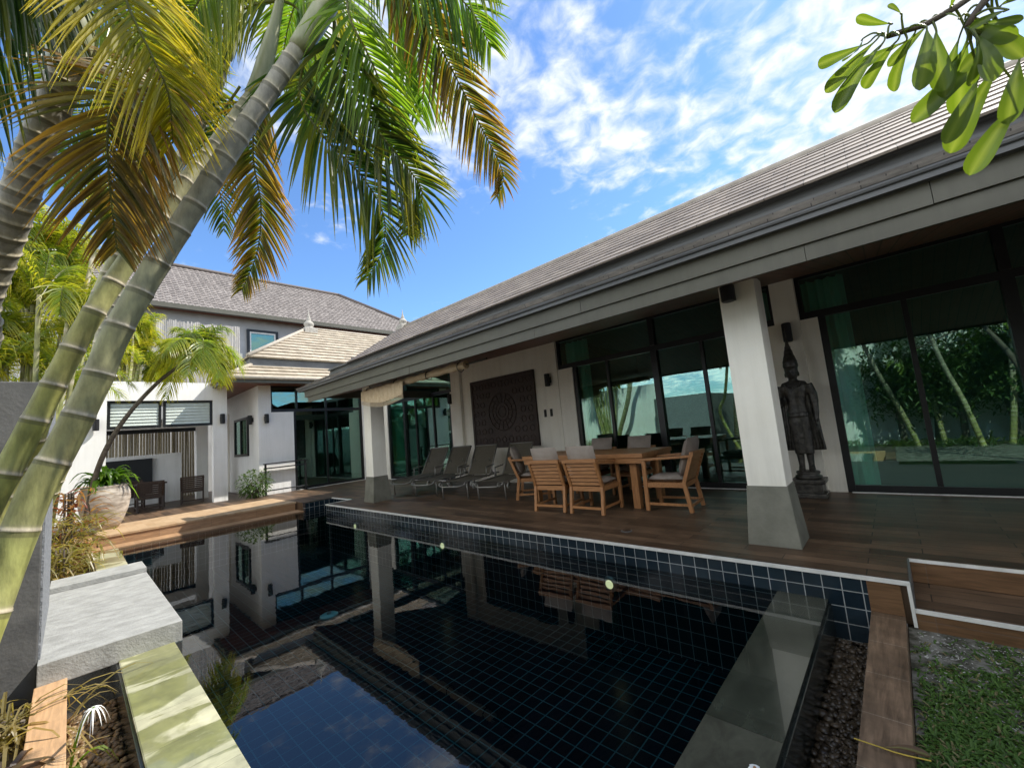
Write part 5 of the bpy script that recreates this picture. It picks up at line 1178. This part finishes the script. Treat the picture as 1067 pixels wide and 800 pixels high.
# shrub by the railing
sh = thing('potted_shrub', 'small bushy green shrub beside the black metal rail', 'shrub', (-14.55,3.85,0))
m = MB(); r = random.Random(12)
for i in range(620):
    v = Vector((r.gauss(0,1),r.gauss(0,1),r.gauss(0,1))).normalized()*r.random()**.4
    c = Vector((-14.55,3.85,.46))+Vector((v.x*.42,v.y*.48,v.z*.42)); d = (v+Vector((r.uniform(-.6,.6),r.uniform(-.6,.6),r.uniform(-.2,.5)))).normalized()
    g = mixc((.035,.08,.016),(.09,.15,.03),r.random()); leaflet(m, c, d, Vector((r.uniform(-.5,.5),r.uniform(-.5,.5),1)), r.uniform(.07,.14), .045, .5, g, g, 3, .2)
m.build('crown', X['leafdim'], sh)
m = MB()
for k in range(9):
    a = k*.7; m.tube([(-14.55+.04*math.cos(a),3.85+.04*math.sin(a),0),(-14.55+.14*math.cos(a),3.85+.14*math.sin(a),.32),(-14.55+.3*math.cos(a),3.85+.3*math.sin(a),.62)],[.012,.009,.004],6)
m.build('stem', X['bark'], sh)

# grass on the lawn
def grass(x0,x1,y0,y1,n,seed,dens):
    r = random.Random(seed); m = MB(); k = 0
    while k < n:
        x, y = r.uniform(x0,x1), r.uniform(y0,y1)
        if r.random() > dens(x,y): continue
        k += 1; a = r.uniform(0,6.28); L = r.uniform(.05,.10)+max(0,(2.9-y))*.045
        g = mixc((.05,.12,.015),(.11,.22,.03),r.random()); 
        if r.random() < .12: g = (.26,.22,.10)
        leaflet(m, Vector((x,y,gz+.004)), Vector((math.cos(a)*.9,math.sin(a)*.9,r.uniform(.4,1.6))), Vector((-math.cos(a)*.4,-math.sin(a)*.4,1)), L, .012, r.uniform(.4,1.0), mixc(g,(.03,.05,.01),.4), g, 3, .2)
    return m
from mathutils import noise as NZ
def dens(x,y):
    v = NZ.noise(Vector((x*1.9,y*1.9,3.3)))*.55+NZ.noise(Vector((x*6,y*6,1.3)))*.35
    return max(0.02,min(1,.85+v*1.4-max(0,(y-2.7))*.85-max(0,x-1.2)*.0))
m = grass(-.13,1.7,1.75,4.1,30000,21,dens)
struct(m.build('lawn_grass', X['grass'], origin=(0,0,0)),'stuff')
r = random.Random(6); m = MB()
for i in range(6000):
    y = r.uniform(2.6,4.1); x = r.uniform(-.1,2.4); k = r.uniform(.0018,.0055)
    if r.random() > ((y-2.3)/1.8)**2+.05: continue
    c = r.uniform(.18,.55); st_ = len(m.v); m.ball((0,0,0),k,5,4,(2.4,.8,.4),(c,c*.97,c*.9)); m.xform(Matrix.Translation((x,y,gz+.010)) @ Matrix.Rotation(r.uniform(0,6),4,'Z') @ Matrix.Rotation(r.uniform(-.4,.4),4,'X'),st_)
struct(m.build('dry_litter', X['pebble'], origin=(0,0,0)),'stuff')

# garden behind the camera, seen mirrored in the windows
bw = MB(); bw.box(-4.94,9,-3.75,-3.6,gz,3.4); bw.box(9,9.2,-3.75,4.0,gz,2.9); o = bw.build('rear_wall', X['plaster_cool']); tag(o, 'long white garden wall mirrored in the dark windows', 'wall')
def gpalm(base, lean, h, seed, label):
    b0 = Vector(base); top = b0+Vector((lean[0],lean[1],h)); r = random.Random(seed)
    fr = []
    for k in range(9):
        fr.append(dict(pts=arch(top+Vector((0,0,.35)), k*2.4+r.uniform(-.3,.3), R(r.uniform(20,70)), r.uniform(1.4,1.9), r.uniform(.6,1.0)), L=.48, n=30, nrm=(.05,.05,1), green=mixc(GREEN,DGREEN,r.random()), tip=YEL, yel=r.uniform(0,.4), droop=.5, w=.05, seed=seed*20+k, seg=3))
    palm(label,[b0,b0.lerp(top,.33)+Vector((.03,0,0)),b0.lerp(top,.66)-Vector((.02,0,0)),top],.075,.05,.14,.07,.2,seed,fr,[top,top+Vector((0,0,.25)),top+Vector((0,0,.5))],120,9,'garden palms mirrored in the windows')
for i,(b_,l_,h_,lab) in enumerate((((.4,-2.6,gz),(-.9,.5,3.7),3.6,'leaning garden palm mirrored at the left of the statue window'),((1.0,-2.9,gz),(-.25,-.2,3.6),3.8,'upright garden palm mirrored in the statue window'),((2.3,-2.4,gz),(.5,.0,3.8),3.6,'garden palm mirrored in the middle of the statue window'),((-1.6,-2.9,gz),(.3,.2,3.5),3.7,'garden palm mirrored beside the near column'),((3.6,-2.9,gz),(-.4,0,3.5),3.9,'garden palm mirrored at the right picture edge'),((1.7,-1.9,gz),(-.7,.2,4.0),3.8,'long leaning garden palm mirrored across the statue window'),((2.9,-2.0,gz),(.3,.1,4.0),3.8,'tall garden palm mirrored right of centre in the statue window'),((-3.4,-2.8,gz),(.5,-.2,3.6),3.6,'garden palm mirrored behind the dining table'))):
    gpalm(b_, (l_[0],l_[1]), h_, 200+i, lab)
def tree(label, base, h, rx, rz, seed, n=1500):
    r = random.Random(seed); t = thing('garden_tree', label, 'tree', base, 'leafy trees along the garden wall'); b0 = Vector(base); top = b0+Vector((r.uniform(-.2,.2),r.uniform(-.2,.2),h))
    m = MB(); pp,_ = catmull([b0,b0.lerp(top,.5)+Vector((r.uniform(-.12,.12),.05,0)),top],20); m.tube(pp,[.10-.06*i/19 for i in range(20)],8)
    tips = []
    for k in range(10):
        s = pp[8+k]; a = k*2.4; q = s+Vector((math.cos(a)*rx*.8,math.sin(a)*rx*.6,r.uniform(.2,.8)*rz)); mid = s.lerp(q,.5)+Vector((0,0,.1)); m.tube([s,mid,q],[.03,.02,.008],6); tips += [mid,q]
    m.build('trunk', X['bark'], t, smooth=True)
    m = MB()
    for i in range(n):
        c = r.choice(tips)+Vector((r.gauss(0,rx*.28),r.gauss(0,rx*.25),r.gauss(0,rz*.25))); d = Vector((r.uniform(-1,1),r.uniform(-1,1),r.uniform(-.8,.4)))
        g = mixc((.03,.07,.014),(.08,.14,.025),r.random()); leaflet(m, c, d, Vector((r.uniform(-.6,.6),r.uniform(-.6,.6),1)), r.uniform(.10,.2), .07, .4, g, g, 3, .2)
    m.build('crown', X['leafdim'], t)
tree('leafy garden tree mirrored right of the statue window palms', (3.0,-3.1,gz), 2.9, 1.1, 1.3, 301)
tree('second leafy garden tree mirrored at the far right', (4.6,-2.6,gz), 3.0, 1.2, 1.4, 302)
tree('wide leafy tree mirrored behind the statue window palms', (1.5,-3.2,gz), 2.3, 1.3, 1.3, 304, 1800)
tree('slim leafy tree mirrored beside the leaning palm', (.1,-3.25,gz), 2.2, .8, 1.2, 305, 1100)
tree('tall leafy tree mirrored between the garden palms', (2.6,-3.3,gz), 3.2, 1.1, 1.4, 306, 1500)
tree('dense leafy tree mirrored at the left of the statue window', (.9,-3.1,gz), 2.6, 1.3, 1.5, 307, 2200)
tree('dense leafy tree mirrored near the right end of the windows', (3.6,-3.3,gz), 2.6, 1.4, 1.5, 308, 2200)
tree('low leafy tree mirrored behind the dining table', (-2.5,-3.2,gz), 2.0, .8, 1.0, 303, 900)
for bi,(bx,by,lab) in enumerate(((1.4,-2.7,'second clump of strap leaves mirrored in the statue window'),(3.0,-2.5,'third clump of strap leaves mirrored at the right window'),(-1.8,-3.0,'clump of strap leaves mirrored near the column'))):
    strap(lab, (bx,by,gz), 140, .9, ((.04,.08,.02),(.08,.12,.03),(.16,.2,.07)), .04, 80+bi, 'ornamental_grass', .35, (.5,1.6))
strap('clump of strap leaves mirrored in the statue window', (.1,-2.9,gz), 120, .8, ((.05,.09,.02),(.10,.14,.03),(.2,.24,.08)), .03, 78, 'ornamental_grass', .25, (.6,1.5))
